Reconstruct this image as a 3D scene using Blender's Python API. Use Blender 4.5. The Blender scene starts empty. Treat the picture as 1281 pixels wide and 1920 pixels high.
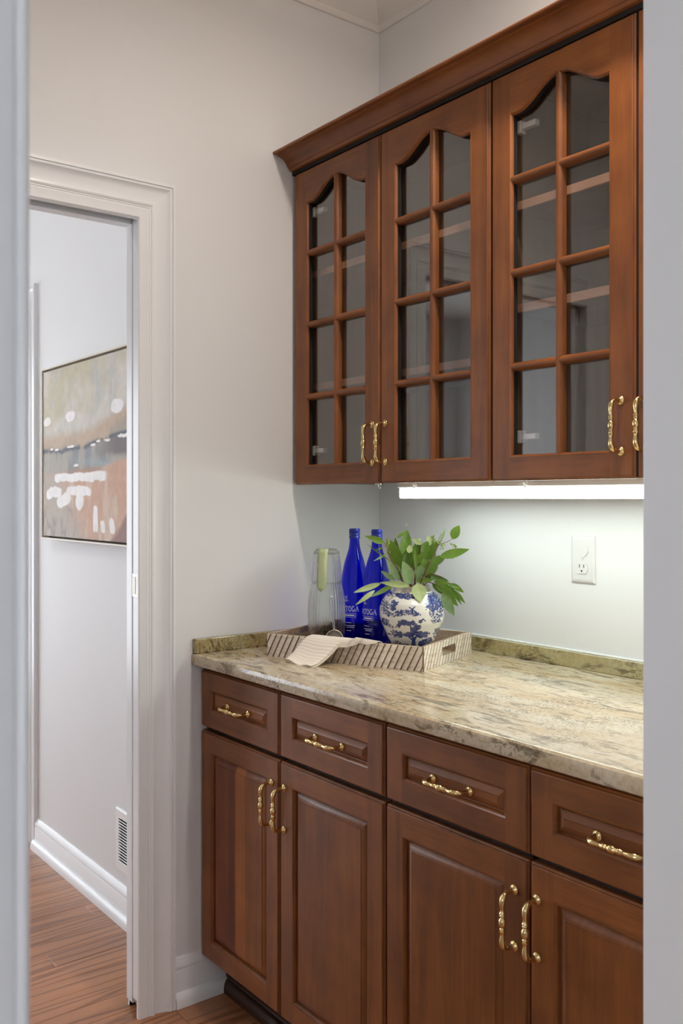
import bpy, math, random
import numpy as np
from mathutils import Vector, Matrix

random.seed(7)
rng = np.random.default_rng(7)
S = bpy.context.scene
COL = S.collection
PI = math.pi

# ------------------------------------------------------------------ camera, world, exposure
cam_d = bpy.data.cameras.new('camera')
cam = bpy.data.objects.new('camera', cam_d)
COL.objects.link(cam)
CAM = Vector((2.1978, -1.8330, 1.3223))
YAW = 0.9159
FPX = 1751.7
cam.location = CAM
cam.rotation_euler = (PI / 2, 0, YAW)
cam_d.sensor_fit = 'VERTICAL'
cam_d.sensor_height = 36.0
cam_d.lens = FPX / 1920 * 36.0
cam_d.shift_y = -(960 - 932.5) / 1920
cam_d.clip_start = 0.02
cam_d.dof.use_dof = True
cam_d.dof.focus_distance = 2.3
cam_d.dof.aperture_fstop = 9.0
S.camera = cam

W = bpy.data.worlds.new('world')
S.world = W
W.use_nodes = True
W.node_tree.nodes['Background'].inputs[0].default_value = (0.865, 0.925, 1.0, 1)
W.node_tree.nodes['Background'].inputs[1].default_value = 4.0

S.view_settings.view_transform = 'Standard'
S.view_settings.look = 'None'
S.view_settings.gamma = 1.0
S.view_settings.use_curve_mapping = False
S.view_settings.exposure = 0.37
S.cycles.max_bounces = 9
S.cycles.diffuse_bounces = 4
S.cycles.use_adaptive_sampling = True
S.cycles.adaptive_threshold = 0.045
S.cycles.glossy_bounces = 4
S.cycles.transmission_bounces = 10
S.cycles.transparent_max_bounces = 14
S.cycles.caustics_reflective = False
S.cycles.sample_clamp_indirect = 6.0

UNDER_CAB = 9.2      # under-cabinet tube
CAN_POWER = 11.5     # recessed ceiling lights


# ------------------------------------------------------------------ mesh helpers
class MB:
    def __init__(self):
        self.v = []
        self.f = []
        self.uv = None

    def add(self, verts, faces):
        n = len(self.v)
        self.v += [tuple(p) for p in verts]
        self.f += [tuple(i + n for i in q) for q in faces]
        return self

    def box(self, x0, x1, y0, y1, z0, z1, c=0.0):
        if c <= 0:
            v = [(x, y, z) for z in (z0, z1) for y in (y0, y1) for x in (x0, x1)]
            f = [(0, 2, 3, 1), (4, 5, 7, 6), (0, 1, 5, 4), (2, 6, 7, 3), (0, 4, 6, 2), (1, 3, 7, 5)]
            return self.add(v, f)
        import bmesh
        bm = bmesh.new()
        bmesh.ops.create_cube(bm, size=1)
        bmesh.ops.scale(bm, vec=(x1 - x0, y1 - y0, z1 - z0), verts=bm.verts)
        bmesh.ops.translate(bm, vec=((x0 + x1) / 2, (y0 + y1) / 2, (z0 + z1) / 2), verts=bm.verts)
        bmesh.ops.bevel(bm, geom=list(bm.edges), offset=c, segments=2, affect='EDGES', profile=0.5)
        bm.verts.index_update()
        self.add([v.co[:] for v in bm.verts], [[v.index for v in f.verts] for f in bm.faces])
        bm.free()
        return self

    def obox(self, o, ax, ay, az, a, b, c):
        """box of half sizes a,b,c along axes around o"""
        o, ax, ay, az = map(Vector, (o, ax, ay, az))
        v = [o + ax * a * i + ay * b * j + az * c * k for k in (-1, 1) for j in (-1, 1) for i in (-1, 1)]
        f = [(0, 2, 3, 1), (4, 5, 7, 6), (0, 1, 5, 4), (2, 6, 7, 3), (0, 4, 6, 2), (1, 3, 7, 5)]
        return self.add(v, f)

    def prism(self, poly, fn, h0, h1):
        """poly 2D, fn(p,h)->3D ; closed prism"""
        n = len(poly)
        v = [fn(p, h0) for p in poly] + [fn(p, h1) for p in poly]
        f = [tuple(range(n))[::-1], tuple(range(n, 2 * n))]
        f += [(i, (i + 1) % n, n + (i + 1) % n, n + i) for i in range(n)]
        return self.add(v, f)

    def sweep(self, path, prof, fn, closed=True, cap=False):
        """sweep profile [(offset, height)] along a 2D path with mitred corners"""
        n = len(path)
        ms = []
        for i in range(n):
            p = Vector(path[i])
            def nrm(a, b):
                d = (Vector(b) - Vector(a)).normalized()
                return Vector((-d.y, d.x))
            if closed or 0 < i < n - 1:
                n1 = nrm(path[i - 1], path[i])
                n2 = nrm(path[i], path[(i + 1) % n])
                m = (n1 + n2) / max(0.15, 1 + n1.dot(n2))
            elif i == 0:
                m = nrm(path[0], path[1])
            else:
                m = nrm(path[-2], path[-1])
            ms.append(m)
        k = len(prof)
        v = [fn(Vector(path[i]) + ms[i] * d, h) for i in range(n) for d, h in prof]
        f = []
        for i in range(n if closed else n - 1):
            j = (i + 1) % n
            for a in range(k - 1):
                f.append((i * k + a, j * k + a, j * k + a + 1, i * k + a + 1))
        if cap and not closed:
            f.append(tuple(range(k))[::-1])
            f.append(tuple((n - 1) * k + a for a in range(k)))
        return self.add(v, f)

    def lathe(self, prof, c=(0, 0, 0), n=48, rib=0.0, ribs=0, capb=True, capt=True, ribr=(None, None)):
        v = []
        for r, z in prof:
            for i in range(n):
                a = 2 * PI * i / n
                rr = r
                if ribs and (ribr[0] is None or ribr[0] <= z <= ribr[1]):
                    rr = r + rib * abs(math.cos(a * ribs / 2))
                v.append((c[0] + rr * math.cos(a), c[1] + rr * math.sin(a), c[2] + z))
        f = []
        for k in range(len(prof) - 1):
            for i in range(n):
                j = (i + 1) % n
                f.append((k * n + i, k * n + j, (k + 1) * n + j, (k + 1) * n + i))
        if capb:
            f.append(tuple(range(n))[::-1])
        if capt:
            m = (len(prof) - 1) * n
            f.append(tuple(m + i for i in range(n)))
        return self.add(v, f)

    def tube(self, pts, rad, n=10, cap=True):
        pts = [Vector(p) for p in pts]
        if not hasattr(rad, '__len__'):
            rad = [rad] * len(pts)
        T = []
        for i in range(len(pts)):
            a = pts[max(0, i - 1)]
            b = pts[min(len(pts) - 1, i + 1)]
            d = b - a
            T.append(d.normalized() if d.length > 1e-9 else Vector((0, 0, 1)))
        up = Vector((0, 0, 1)) if abs(T[0].z) < 0.9 else Vector((1, 0, 0))
        x = T[0].cross(up).normalized()
        v = []
        for p, t, r in zip(pts, T, rad):
            x = (x - t * x.dot(t)).normalized()
            y = t.cross(x)
            for i in range(n):
                a = 2 * PI * i / n
                v.append(p + (x * math.cos(a) + y * math.sin(a)) * r)
        f = []
        for k in range(len(pts) - 1):
            for i in range(n):
                j = (i + 1) % n
                f.append((k * n + i, k * n + j, (k + 1) * n + j, (k + 1) * n + i))
        if cap:
            f.append(tuple(range(n))[::-1])
            f.append(tuple((len(pts) - 1) * n + i for i in range(n)))
        return self.add(v, f)

    def mesh(self, name, mat, off=(0, 0, 0), smooth=False):
        me = bpy.data.meshes.new(name)
        o = Vector(off)
        me.from_pydata([tuple(Vector(p) - o) for p in self.v], [], self.f)
        if mat:
            me.materials.append(mat)
        if smooth:
            me.polygons.foreach_set('use_smooth', [True] * len(me.polygons))
            if smooth != 'full':
                try:
                    me.set_sharp_from_angle(angle=math.radians(smooth if smooth is not True else 40))
                except Exception:
                    pass
        me.update()
        return me


ORIG = {}


def world_origin(o):
    return ORIG[o] if o is not None else Vector((0, 0, 0))


def recalc(me):
    import bmesh
    bm = bmesh.new()
    bm.from_mesh(me)
    bmesh.ops.recalc_face_normals(bm, faces=bm.faces)
    bm.to_mesh(me)
    bm.free()


def obj(name, mb, mat, parent=None, smooth=False, at=None):
    base = Vector(at) if at is not None else world_origin(parent)
    me = mb.mesh(name, mat, base)
    recalc(me)
    if smooth:
        me.polygons.foreach_set('use_smooth', [True] * len(me.polygons))
        me.set_sharp_from_angle(angle=math.radians(40 if smooth is True else smooth))
    o = bpy.data.objects.new(name, me)
    COL.objects.link(o)
    o.parent = parent
    o.location = base - world_origin(parent)
    ORIG[o] = base
    return o


def inst(name, me, parent, at):
    o = bpy.data.objects.new(name, me)
    COL.objects.link(o)
    o.parent = parent
    o.location = Vector(at) - world_origin(parent)
    ORIG[o] = Vector(at)
    return o


def tag(o, label, cat, group=None, kind=None):
    o['label'] = label
    o['category'] = cat
    if group:
        o['group'] = group
    if kind:
        o['kind'] = kind
    return o


def thing(name, label, cat, loc, group=None):
    o = bpy.data.objects.new(name, None)
    o.empty_display_size = 0.05
    COL.objects.link(o)
    o.location = loc
    ORIG[o] = Vector(loc)
    return tag(o, label, cat, group)


def struct(name, mb, mat, label, parent=None, smooth=False, cat=None, at=None):
    o = obj(name, mb, mat, parent, smooth, at)
    o['kind'] = 'structure'
    o['label'] = label
    o['category'] = cat or name.split('_')[0]
    return o


# ------------------------------------------------------------------ pixel helper (design aid: turns measured photo points into places)
Fv = Vector((-math.sin(YAW), math.cos(YAW), 0))
Rv = Vector((math.cos(YAW), math.sin(YAW), 0))


def at_depth(u, v, w):
    return CAM + w * (Fv + (u - 640.5) / FPX * Rv + Vector((0, 0, (932.5 - v) / FPX)))


# ------------------------------------------------------------------ materials
MAT = {}


class NT:
    def __init__(self, name):
        m = bpy.data.materials.new(name)
        m.use_nodes = True
        self.m = m
        self.t = m.node_tree
        self.b = self.t.nodes['Principled BSDF']
        self.out = self.t.nodes['Material Output']
        MAT[name] = m

    def n(self, kind, **kw):
        nd = self.t.nodes.new(kind)
        for k, v in kw.items():
            if k.startswith('i_'):
                nd.inputs[k[2:].replace('_', ' ')].default_value = v
            else:
                setattr(nd, k, v)
        return nd

    def l(self, a, b):
        self.t.links.new(a, b)

    def coords(self, scale=(1, 1, 1), kind='Object', rot=(0, 0, 0)):
        tc = self.n('ShaderNodeTexCoord')
        mp = self.n('ShaderNodeMapping')
        mp.inputs['Scale'].default_value = scale
        mp.inputs['Rotation'].default_value = rot
        self.l(tc.outputs[kind], mp.inputs[0])
        return mp.outputs[0]

    def noise(self, vec, scale, detail=4, rough=0.55, dist=0.0):
        nd = self.n('ShaderNodeTexNoise')
        nd.inputs['Scale'].default_value = scale
        nd.inputs['Detail'].default_value = detail
        nd.inputs['Roughness'].default_value = rough
        nd.inputs['Distortion'].default_value = dist
        self.l(vec, nd.inputs['Vector'])
        return nd.outputs['Fac']

    def ramp(self, fac, stops, interp='LINEAR'):
        r = self.n('ShaderNodeValToRGB')
        r.color_ramp.interpolation = interp
        e = r.color_ramp.elements
        while len(e) < len(stops):
            e.new(0.5)
        for el, (p, c) in zip(e, stops):
            el.position = p
            el.color = (c[0], c[1], c[2], 1) if len(c) == 3 else c
        self.l(fac, r.inputs[0])
        return r.outputs[0]

    def mix(self, fac, a, b, mode='MIX'):
        m = self.n('ShaderNodeMix', data_type='RGBA', blend_type=mode)
        for s, x in ((m.inputs[0], fac), (m.inputs[6], a), (m.inputs[7], b)):
            if hasattr(x, 'links'):
                self.l(x, s)
            elif isinstance(x, (int, float)):
                s.default_value = x
            else:
                s.default_value = (x[0], x[1], x[2], 1)
        return m.outputs[2]

    def bump(self, h, strength=0.2, dist=0.002):
        b = self.n('ShaderNodeBump')
        b.inputs['Strength'].default_value = strength
        b.inputs['Distance'].default_value = dist
        self.l(h, b.inputs['Height'])
        self.l(b.outputs[0], self.b.inputs['Normal'])
        return b

    def set(self, **kw):
        for k, v in kw.items():
            s = self.b.inputs[k.replace('_', ' ')]
            if hasattr(v, 'links'):
                self.l(v, s)
            elif isinstance(v, (tuple, list)):
                s.default_value = (v[0], v[1], v[2], 1)
            else:
                s.default_value = v
        return self.m


def paint(name, col, rough=0.55, bump=0.06, sc=260):
    t = NT(name)
    c = t.coords()
    n1 = t.noise(c, 3.0, 3)
    col2 = tuple(x * 0.955 for x in col)
    t.set(Base_Color=t.mix(n1, col, col2), Roughness=rough)
    t.bump(t.noise(c, sc, 2), bump, 0.001)
    return t.m


paint('wall_paint', (0.795, 0.80, 0.805), 0.6, 0.12)
paint('ceiling_paint', (0.82, 0.80, 0.77), 0.8)
paint('trim_paint', (0.835, 0.842, 0.85), 0.28, 0.03, 60)


def cherry(name, axis, dark=(0.100, 0.029, 0.0095), mid=(0.232, 0.073, 0.0185), light=(0.352, 0.122, 0.028), stave=None):
    t = NT(name)
    sc = {'x': (0.055, 1, 1), 'z': (1, 1, 0.055), 'y': (1, 0.055, 1)}[axis]
    oi = t.n('ShaderNodeObjectInfo')
    tc = t.n('ShaderNodeTexCoord')
    ad = t.n('ShaderNodeVectorMath', operation='MULTIPLY_ADD')
    ad.inputs[1].default_value = (1, 1, 1)
    cm = t.n('ShaderNodeCombineXYZ')
    mu = t.n('ShaderNodeMath', operation='MULTIPLY')
    mu.inputs[1].default_value = 37.0
    t.l(oi.outputs['Random'], mu.inputs[0])
    for i in range(3):
        t.l(mu.outputs[0], cm.inputs[i])
    t.l(tc.outputs['Object'], ad.inputs[0])
    t.l(cm.outputs[0], ad.inputs[2])
    mp = t.n('ShaderNodeMapping')
    mp.inputs['Scale'].default_value = sc
    t.l(ad.outputs[0], mp.inputs[0])
    v = mp.outputs[0]
    figure = t.noise(v, 16, 3, 0.5, 1.6)
    grain = t.noise(v, 150, 5, 0.62, 0.3)
    pores = t.noise(v, 700, 2, 0.5)
    blot = t.noise(ad.outputs[0], 9, 3, 0.5)
    c = t.ramp(figure, [(0.28, dark), (0.5, mid), (0.74, light)])
    c = t.mix(t.ramp(grain, [(0.35, (0, 0, 0)), (0.62, (1, 1, 1))]), c, mid, 'MIX') if False else t.mix(0.32, c, t.ramp(grain, [(0.3, dark), (0.7, light)]))
    c = t.mix(0.16, c, t.ramp(pores, [(0.35, dark), (0.6, mid)]))
    c = t.mix(0.30, c, t.ramp(blot, [(0.3, tuple(x * 0.7 for x in dark)), (0.7, light)]))
    rv = t.ramp(oi.outputs['Random'], [(0, (0.86, 0.86, 0.88)), (1, (1.12, 1.1, 1.05))])
    c = t.mix(1.0, c, rv, 'MULTIPLY')
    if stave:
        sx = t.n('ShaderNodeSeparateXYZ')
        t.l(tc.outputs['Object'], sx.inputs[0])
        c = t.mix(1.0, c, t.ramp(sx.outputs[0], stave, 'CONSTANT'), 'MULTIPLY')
    t.set(Base_Color=c, Roughness=0.40, Specular_IOR_Level=0.42, Coat_Weight=0.12, Coat_Roughness=0.2)
    t.bump(grain, 0.05, 0.001)
    return t.m


cherry('cherry_upright', 'z')
cherry('cherry_level', 'x')
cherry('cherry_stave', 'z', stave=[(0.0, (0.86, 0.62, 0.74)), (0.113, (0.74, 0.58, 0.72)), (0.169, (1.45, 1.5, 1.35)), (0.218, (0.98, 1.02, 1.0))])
cherry('cherry_inside', 'z', (0.20, 0.135, 0.085), (0.265, 0.18, 0.115), (0.33, 0.23, 0.15))
cherry('shelf_front', 'x', (0.52, 0.27, 0.17), (0.62, 0.34, 0.22), (0.70, 0.40, 0.27))
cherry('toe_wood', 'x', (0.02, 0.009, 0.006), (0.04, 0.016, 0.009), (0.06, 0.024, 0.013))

t = NT('gap_shade')
t.set(Base_Color=(0.012, 0.006, 0.004), Roughness=0.8)  # near-black colour that paints shade into gaps and recesses

# granite
def granite(name, tint=None):
    t = NT(name)
    c = t.coords()
    cs = t.coords((0.55, 2.1, 1.2), rot=(0, 0, 0.35))
    clouds = t.noise(cs, 5.5, 5, 0.6, 0.8)
    fine = t.noise(c, 95, 4, 0.65)
    vein = t.noise(cs, 17, 6, 0.68, 1.4)
    speck = t.noise(c, 210, 2, 0.5)
    patch = t.noise(c, 7, 4, 0.6, 0.5)
    base = t.ramp(clouds, [(0.25, (0.36, 0.22, 0.095)), (0.42, (0.53, 0.39, 0.21)), (0.58, (0.63, 0.555, 0.42)), (0.8, (0.71, 0.665, 0.58))])
    base = t.mix(0.4, base, t.ramp(fine, [(0.3, (0.33, 0.255, 0.15)), (0.6, (0.69, 0.61, 0.48))]))
    vm = t.ramp(vein, [(0.33, (0.9, 0.9, 0.9)), (0.42, (0.55, 0.55, 0.55)), (0.48, (0, 0, 0))])
    base = t.mix(vm, base, (0.13, 0.088, 0.045))
    vm2 = t.ramp(vein, [(0.62, (0, 0, 0)), (0.70, (0.7, 0.7, 0.7))])
    base = t.mix(vm2, base, (0.30, 0.15, 0.075))
    pm = t.ramp(patch, [(0.50, (0.05, 0.05, 0.05)), (0.66, (0.8, 0.8, 0.8))])
    sp = t.ramp(speck, [(0.40, (1, 1, 1)), (0.47, (0, 0, 0))])
    sm = t.mix(1.0, sp, pm, 'MULTIPLY')
    base = t.mix(sm, base, (0.045, 0.042, 0.036))
    cl = t.ramp(t.noise(cs, 30, 5, 0.7, 1.0), [(0.25, (1, 1, 1)), (0.345, (0, 0, 0))])
    base = t.mix(cl, base, (0.085, 0.06, 0.045))
    if tint:
        base = t.mix(1.0, base, tint, 'MULTIPLY')
    t.set(Base_Color=base, Roughness=0.13, Specular_IOR_Level=0.6)
    t.bump(fine, 0.015, 0.001)
    return t.m


granite('granite')
granite('granite_olive', (0.70, 0.70, 0.50))

t = NT('brass')
c = t.coords()
t.set(Base_Color=t.mix(t.noise(c, 40, 3), (0.86, 0.67, 0.34), (0.76, 0.56, 0.26)), Metallic=1.0, Roughness=0.17)
t = NT('satin_nickel')
t.set(Base_Color=(0.62, 0.58, 0.50), Metallic=1.0, Roughness=0.3)
t = NT('hinge_metal')
t.set(Base_Color=(0.75, 0.74, 0.72), Metallic=0.3, Roughness=0.4)
t = NT('edge_recess')
t.set(Base_Color=(0.30, 0.27, 0.22), Metallic=0.8, Roughness=0.4)
t = NT('wire_steel')
t.set(Base_Color=(0.62, 0.60, 0.56), Metallic=1.0, Roughness=0.25)
t = NT('white_plastic')
t.set(Base_Color=(0.84, 0.84, 0.83), Roughness=0.3)
t = NT('outlet_plastic')
t.set(Base_Color=(0.72, 0.715, 0.715), Roughness=0.3)
t = NT('slot_dark')
t.set(Base_Color=(0.06, 0.06, 0.06), Roughness=0.6)

t = NT('tube_glow')
t.set(Base_Color=(0.9, 0.9, 0.9), Emission_Color=(0.90, 1.0, 0.93), Emission_Strength=UNDER_CAB)
t = NT('can_glow')
t.set(Base_Color=(0.9, 0.9, 0.9), Emission_Color=(1.0, 0.80, 0.58), Emission_Strength=6.0)

t = NT('fill_lamp_glow')
t.set(Base_Color=(0.9, 0.9, 0.9), Emission_Color=(1.0, 0.97, 0.92), Emission_Strength=21.0)


def clear_glass(name, tint, gloss_rough=0.02, ior=1.5, wavy=0.0, wscale=20, gcol=(1, 1, 1), gboost=1.0):
    """thin sheet glass: what is behind shows through tinted, the surface mirrors by Fresnel"""
    t = NT(name)
    t.t.nodes.remove(t.b)
    tr = t.n('ShaderNodeBsdfTransparent')
    tr.inputs[0].default_value = (*tint, 1)
    gl = t.n('ShaderNodeBsdfGlossy')
    gl.inputs['Color'].default_value = (*gcol, 1)
    gl.inputs['Roughness'].default_value = gloss_rough
    # Schlick reflectance, the same from both sides of the sheet
    geo = t.n('ShaderNodeNewGeometry')
    dt = t.n('ShaderNodeVectorMath', operation='DOT_PRODUCT')
    t.l(geo.outputs['Incoming'], dt.inputs[0])
    t.l(geo.outputs['Normal'], dt.inputs[1])
    ab = t.n('ShaderNodeMath', operation='ABSOLUTE')
    t.l(dt.outputs['Value'], ab.inputs[0])
    om = t.n('ShaderNodeMath', operation='SUBTRACT', use_clamp=True)
    om.inputs[0].default_value = 1.0
    t.l(ab.outputs[0], om.inputs[1])
    pw = t.n('ShaderNodeMath', operation='POWER')
    pw.inputs[1].default_value = 5.0
    t.l(om.outputs[0], pw.inputs[0])
    f0 = ((ior - 1) / (ior + 1)) ** 2 * gboost
    ma = t.n('ShaderNodeMath', operation='MULTIPLY_ADD', use_clamp=True)
    ma.inputs[1].default_value = 1 - f0
    ma.inputs[2].default_value = f0
    t.l(pw.outputs[0], ma.inputs[0])
    fac = ma.outputs[0]
    mx = t.n('ShaderNodeMixShader')
    t.l(fac, mx.inputs[0])
    t.l(tr.outputs[0], mx.inputs[1])
    t.l(gl.outputs[0], mx.inputs[2])
    t.l(mx.outputs[0], t.out.inputs[0])
    if wavy:
        c = t.coords((1, 1, 0.6))
        b = t.n('ShaderNodeBump')
        b.inputs['Strength'].default_value = wavy
        b.inputs['Distance'].default_value = 0.004
        t.l(t.noise(c, wscale, 2, 0.5), b.inputs['Height'])
        t.l(b.outputs[0], gl.inputs['Normal'])
    return t.m


clear_glass('pane_glass', (0.93, 0.93, 0.92), 0.012, 1.52, 0.022, 14, gboost=2.6)
clear_glass('blue_glass', (0.022, 0.045, 0.90), 0.03, 1.5, gcol=(0.85, 0.9, 1.0))
t = NT('carafe_glass')
t.t.nodes.remove(t.b)
gl = t.n('ShaderNodeBsdfGlass')
gl.inputs['Color'].default_value = (0.99, 0.995, 0.99, 1)
gl.inputs['IOR'].default_value = 1.42
gl.inputs['Roughness'].default_value = 0.02
trn = t.n('ShaderNodeBsdfTransparent')
trn.inputs[0].default_value = (0.985, 0.99, 0.985, 1)
mx = t.n('ShaderNodeMixShader')
mx.inputs[0].default_value = 0.7
t.l(trn.outputs[0], mx.inputs[1])
t.l(gl.outputs[0], mx.inputs[2])
t.l(mx.outputs[0], t.out.inputs[0])

t = NT('print_white')
t.set(Base_Color=(0.80, 0.82, 0.86), Roughness=0.5)

# oak floor: strips of warm brown red oak
def oak(name, brick=False):
    t = NT(name)
    oi = t.n('ShaderNodeObjectInfo')
    tc = t.n('ShaderNodeTexCoord')
    cm = t.n('ShaderNodeCombineXYZ')
    mu = t.n('ShaderNodeMath', operation='MULTIPLY')
    mu.inputs[1].default_value = 53.0
    t.l(oi.outputs['Random'], mu.inputs[0])
    for i in range(3):
        t.l(mu.outputs[0], cm.inputs[i])
    ad = t.n('ShaderNodeVectorMath', operation='ADD')
    t.l(tc.outputs['Object'], ad.inputs[0])
    t.l(cm.outputs[0], ad.inputs[1])
    mp = t.n('ShaderNodeMapping')
    mp.inputs['Scale'].default_value = (1, 0.075, 1)
    t.l(ad.outputs[0], mp.inputs[0])
    v = mp.outputs[0]
    wv = t.n('ShaderNodeTexWave', wave_type='BANDS', bands_direction='X')
    wv.inputs['Scale'].default_value = 7
    wv.inputs['Distortion'].default_value = 26
    wv.inputs['Detail'].default_value = 2.5
    wv.inputs['Detail Scale'].default_value = 1.1
    t.l(v, wv.inputs['Vector'])
    grain = t.noise(v, 240, 4, 0.6)
    big = t.noise(v, 14, 3, 0.5, 0.8)
    c = t.ramp(wv.outputs['Fac'], [(0.0, (0.105, 0.036, 0.016)), (0.16, (0.27, 0.105, 0.045)), (0.4, (0.40, 0.175, 0.078)), (1.0, (0.45, 0.20, 0.092))])
    c = t.mix(0.28, c, t.ramp(grain, [(0.3, (0.15, 0.055, 0.024)), (0.65, (0.45, 0.20, 0.092))]))
    c = t.mix(0.3, c, t.ramp(big, [(0.3, (0.21, 0.08, 0.037)), (0.7, (0.42, 0.185, 0.09))]))
    c = t.mix(1.0, c, t.ramp(oi.outputs['Random'], [(0, (1.02, 1.02, 1.0)), (1, (1.22, 1.22, 1.18))]), 'MULTIPLY')
    t.set(Base_Color=c, Roughness=0.34, Coat_Weight=0.2, Coat_Roughness=0.2)
    t.bump(grain, 0.05, 0.001)
    return t.m


oak('oak_strip')
t = NT('floor_joint')
c = t.coords((1, 0.08, 1))
t.set(Base_Color=t.ramp(t.noise(c, 30, 3), [(0.3, (0.10, 0.035, 0.016)), (0.7, (0.2, 0.08, 0.038))]), Roughness=0.5)

# whitewashed tray wood
t = NT('tray_wood')
c = t.coords((1, 1, 1))
oi = t.n('ShaderNodeObjectInfo')
g = t.noise(t.coords((0.35, 0.35, 1.6)), 90, 4, 0.6)
col = t.ramp(g, [(0.28, (0.60, 0.49, 0.38)), (0.5, (0.82, 0.74, 0.64)), (0.72, (0.90, 0.86, 0.79))])
col = t.mix(1.0, col, t.ramp(oi.outputs['Random'], [(0, (0.82, 0.8, 0.77)), (1, (1.1, 1.1, 1.1))]), 'MULTIPLY')
t.set(Base_Color=col, Roughness=0.6)
t.bump(g, 0.15, 0.001)
t = NT('tray_groove')
t.set(Base_Color=(0.24, 0.165, 0.11), Roughness=0.8)
t = NT('tray_inside')
g = t.noise(t.coords((0.2, 1, 1), rot=(0, 0, -0.39)), 60, 4, 0.6)
t.set(Base_Color=t.ramp(g, [(0.3, (0.30, 0.20, 0.125)), (0.7, (0.50, 0.38, 0.27))]), Roughness=0.55)

# striped linen (UV v runs along the cloth length)
t = NT('striped_linen')
tc = t.n('ShaderNodeTexCoord')
sx = t.n('ShaderNodeSeparateXYZ')
t.l(tc.outputs['UV'], sx.inputs[0])
mu = t.n('ShaderNodeMath', operation='MULTIPLY')
mu.inputs[1].default_value = 20.0
t.l(sx.outputs[1], mu.inputs[0])
fr = t.n('ShaderNodeMath', operation='FRACT')
t.l(mu.outputs[0], fr.inputs[0])
stripe = t.ramp(fr.outputs[0], [(0.0, (0.82, 0.70, 0.60)), (0.42, (0.82, 0.70, 0.60)), (0.5, (0.90, 0.86, 0.78)), (0.93, (0.90, 0.86, 0.78)), (1.0, (0.82, 0.70, 0.60))])
weave = t.noise(t.coords((1, 1, 1)), 1500, 2)
t.set(Base_Color=t.mix(0.12, stripe, t.ramp(weave, [(0.3, (0.5, 0.42, 0.33)), (0.7, (0.9, 0.86, 0.78))])), Roughness=0.9)
t.bump(weave, 0.2, 0.0006)
t = NT('linen_plain')
weave = t.noise(t.coords(), 1500, 2)
t.set(Base_Color=t.ramp(weave, [(0.3, (0.66, 0.60, 0.50)), (0.7, (0.80, 0.75, 0.65))]), Roughness=0.9)


def leafmat(name, a, b):
    t = NT(name)
    c = t.coords()
    oi = t.n('ShaderNodeObjectInfo')
    col = t.mix(oi.outputs['Random'], a, b)
    col = t.mix(t.ramp(t.noise(c, 60, 3), [(0.35, (0, 0, 0)), (0.7, (0.5, 0.5, 0.5))]), col, tuple(min(1, x * 1.35) for x in b))
    t.set(Base_Color=col, Roughness=0.42, Subsurface_Weight=0.0)
    tl = t.n('ShaderNodeBsdfTranslucent')
    t.l(col, tl.inputs[0])
    mx = t.n('ShaderNodeMixShader')
    mx.inputs[0].default_value = 0.2
    t.l(t.b.outputs[0], mx.inputs[1])
    t.l(tl.outputs[0], mx.inputs[2])
    t.l(mx.outputs[0], t.out.inputs[0])
    return t.m


leafmat('leaf_green', (0.088, 0.17, 0.014), (0.135, 0.235, 0.026))
leafmat('leaf_deep', (0.065, 0.135, 0.012), (0.105, 0.20, 0.02))
leafmat('leaf_sage', (0.17, 0.28, 0.11), (0.25, 0.37, 0.17))
leafmat('leaf_pale', (0.30, 0.38, 0.14), (0.40, 0.47, 0.23))
t = NT('stem_brown')
t.set(Base_Color=t.ramp(t.noise(t.coords(), 80, 3), [(0.3, (0.09, 0.028, 0.018)), (0.7, (0.17, 0.07, 0.03))]), Roughness=0.6)
t = NT('bud_green')
t.set(Base_Color=(0.28, 0.38, 0.09), Roughness=0.5)
t = NT('tea_leaf')
c = t.coords()
t.set(Base_Color=t.ramp(t.noise(c, 300, 3), [(0.3, (0.06, 0.045, 0.022)), (0.5, (0.17, 0.13, 0.065)), (0.7, (0.36, 0.29, 0.17))]), Roughness=0.9)
t = NT('tag_paper')
c = t.coords()
t.set(Base_Color=t.ramp(t.noise(c, 25, 3), [(0.35, (0.42, 0.52, 0.29)), (0.65, (0.55, 0.60, 0.36))]), Roughness=0.6)
t = NT('frame_cream')
t.set(Base_Color=t.ramp(t.noise(t.coords(), 30, 3), [(0.3, (0.66, 0.60, 0.49)), (0.7, (0.76, 0.70, 0.60))]), Roughness=0.45)
t = NT('frame_gap')
t.set(Base_Color=(0.05, 0.035, 0.02), Roughness=0.7)


def vcol(name, rough, coat=0.0):
    t = NT(name)
    a = t.n('ShaderNodeAttribute', attribute_name='Col')
    t.set(Base_Color=a.outputs['Color'], Roughness=rough, Coat_Weight=coat, Coat_Roughness=0.06)
    return t.m


vcol('glazed_transferware', 0.25, 0.6)
vcol('oil_paint', 0.6)

# ------------------------------------------------------------------ dimensions
YU, YUB = -0.327, -0.307          # upper door face / back
YB, YBB = -0.619, -0.599          # base door face / back
XE = 1.53                         # inner face of the end wall
ZC = 2.84                         # ceiling
XH, XH2 = -0.068, 0.0              # passage wall with the pocket door
D_R, D_L, D_H = -0.801, -1.61, 2.029   # pocket doorway: casing inner edges and head

# ------------------------------------------------------------------ setting
def slab(x0, x1, y0, y1, z0, z1):
    return MB().box(x0, x1, y0, y1, z0, z1)

fl = struct('floor', slab(-3.6, 5.0, -4.5, 1.5, -0.10, -0.0025), MAT['floor_joint'], 'warm brown oak strip floor running through the doorway', cat='floor')
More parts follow.
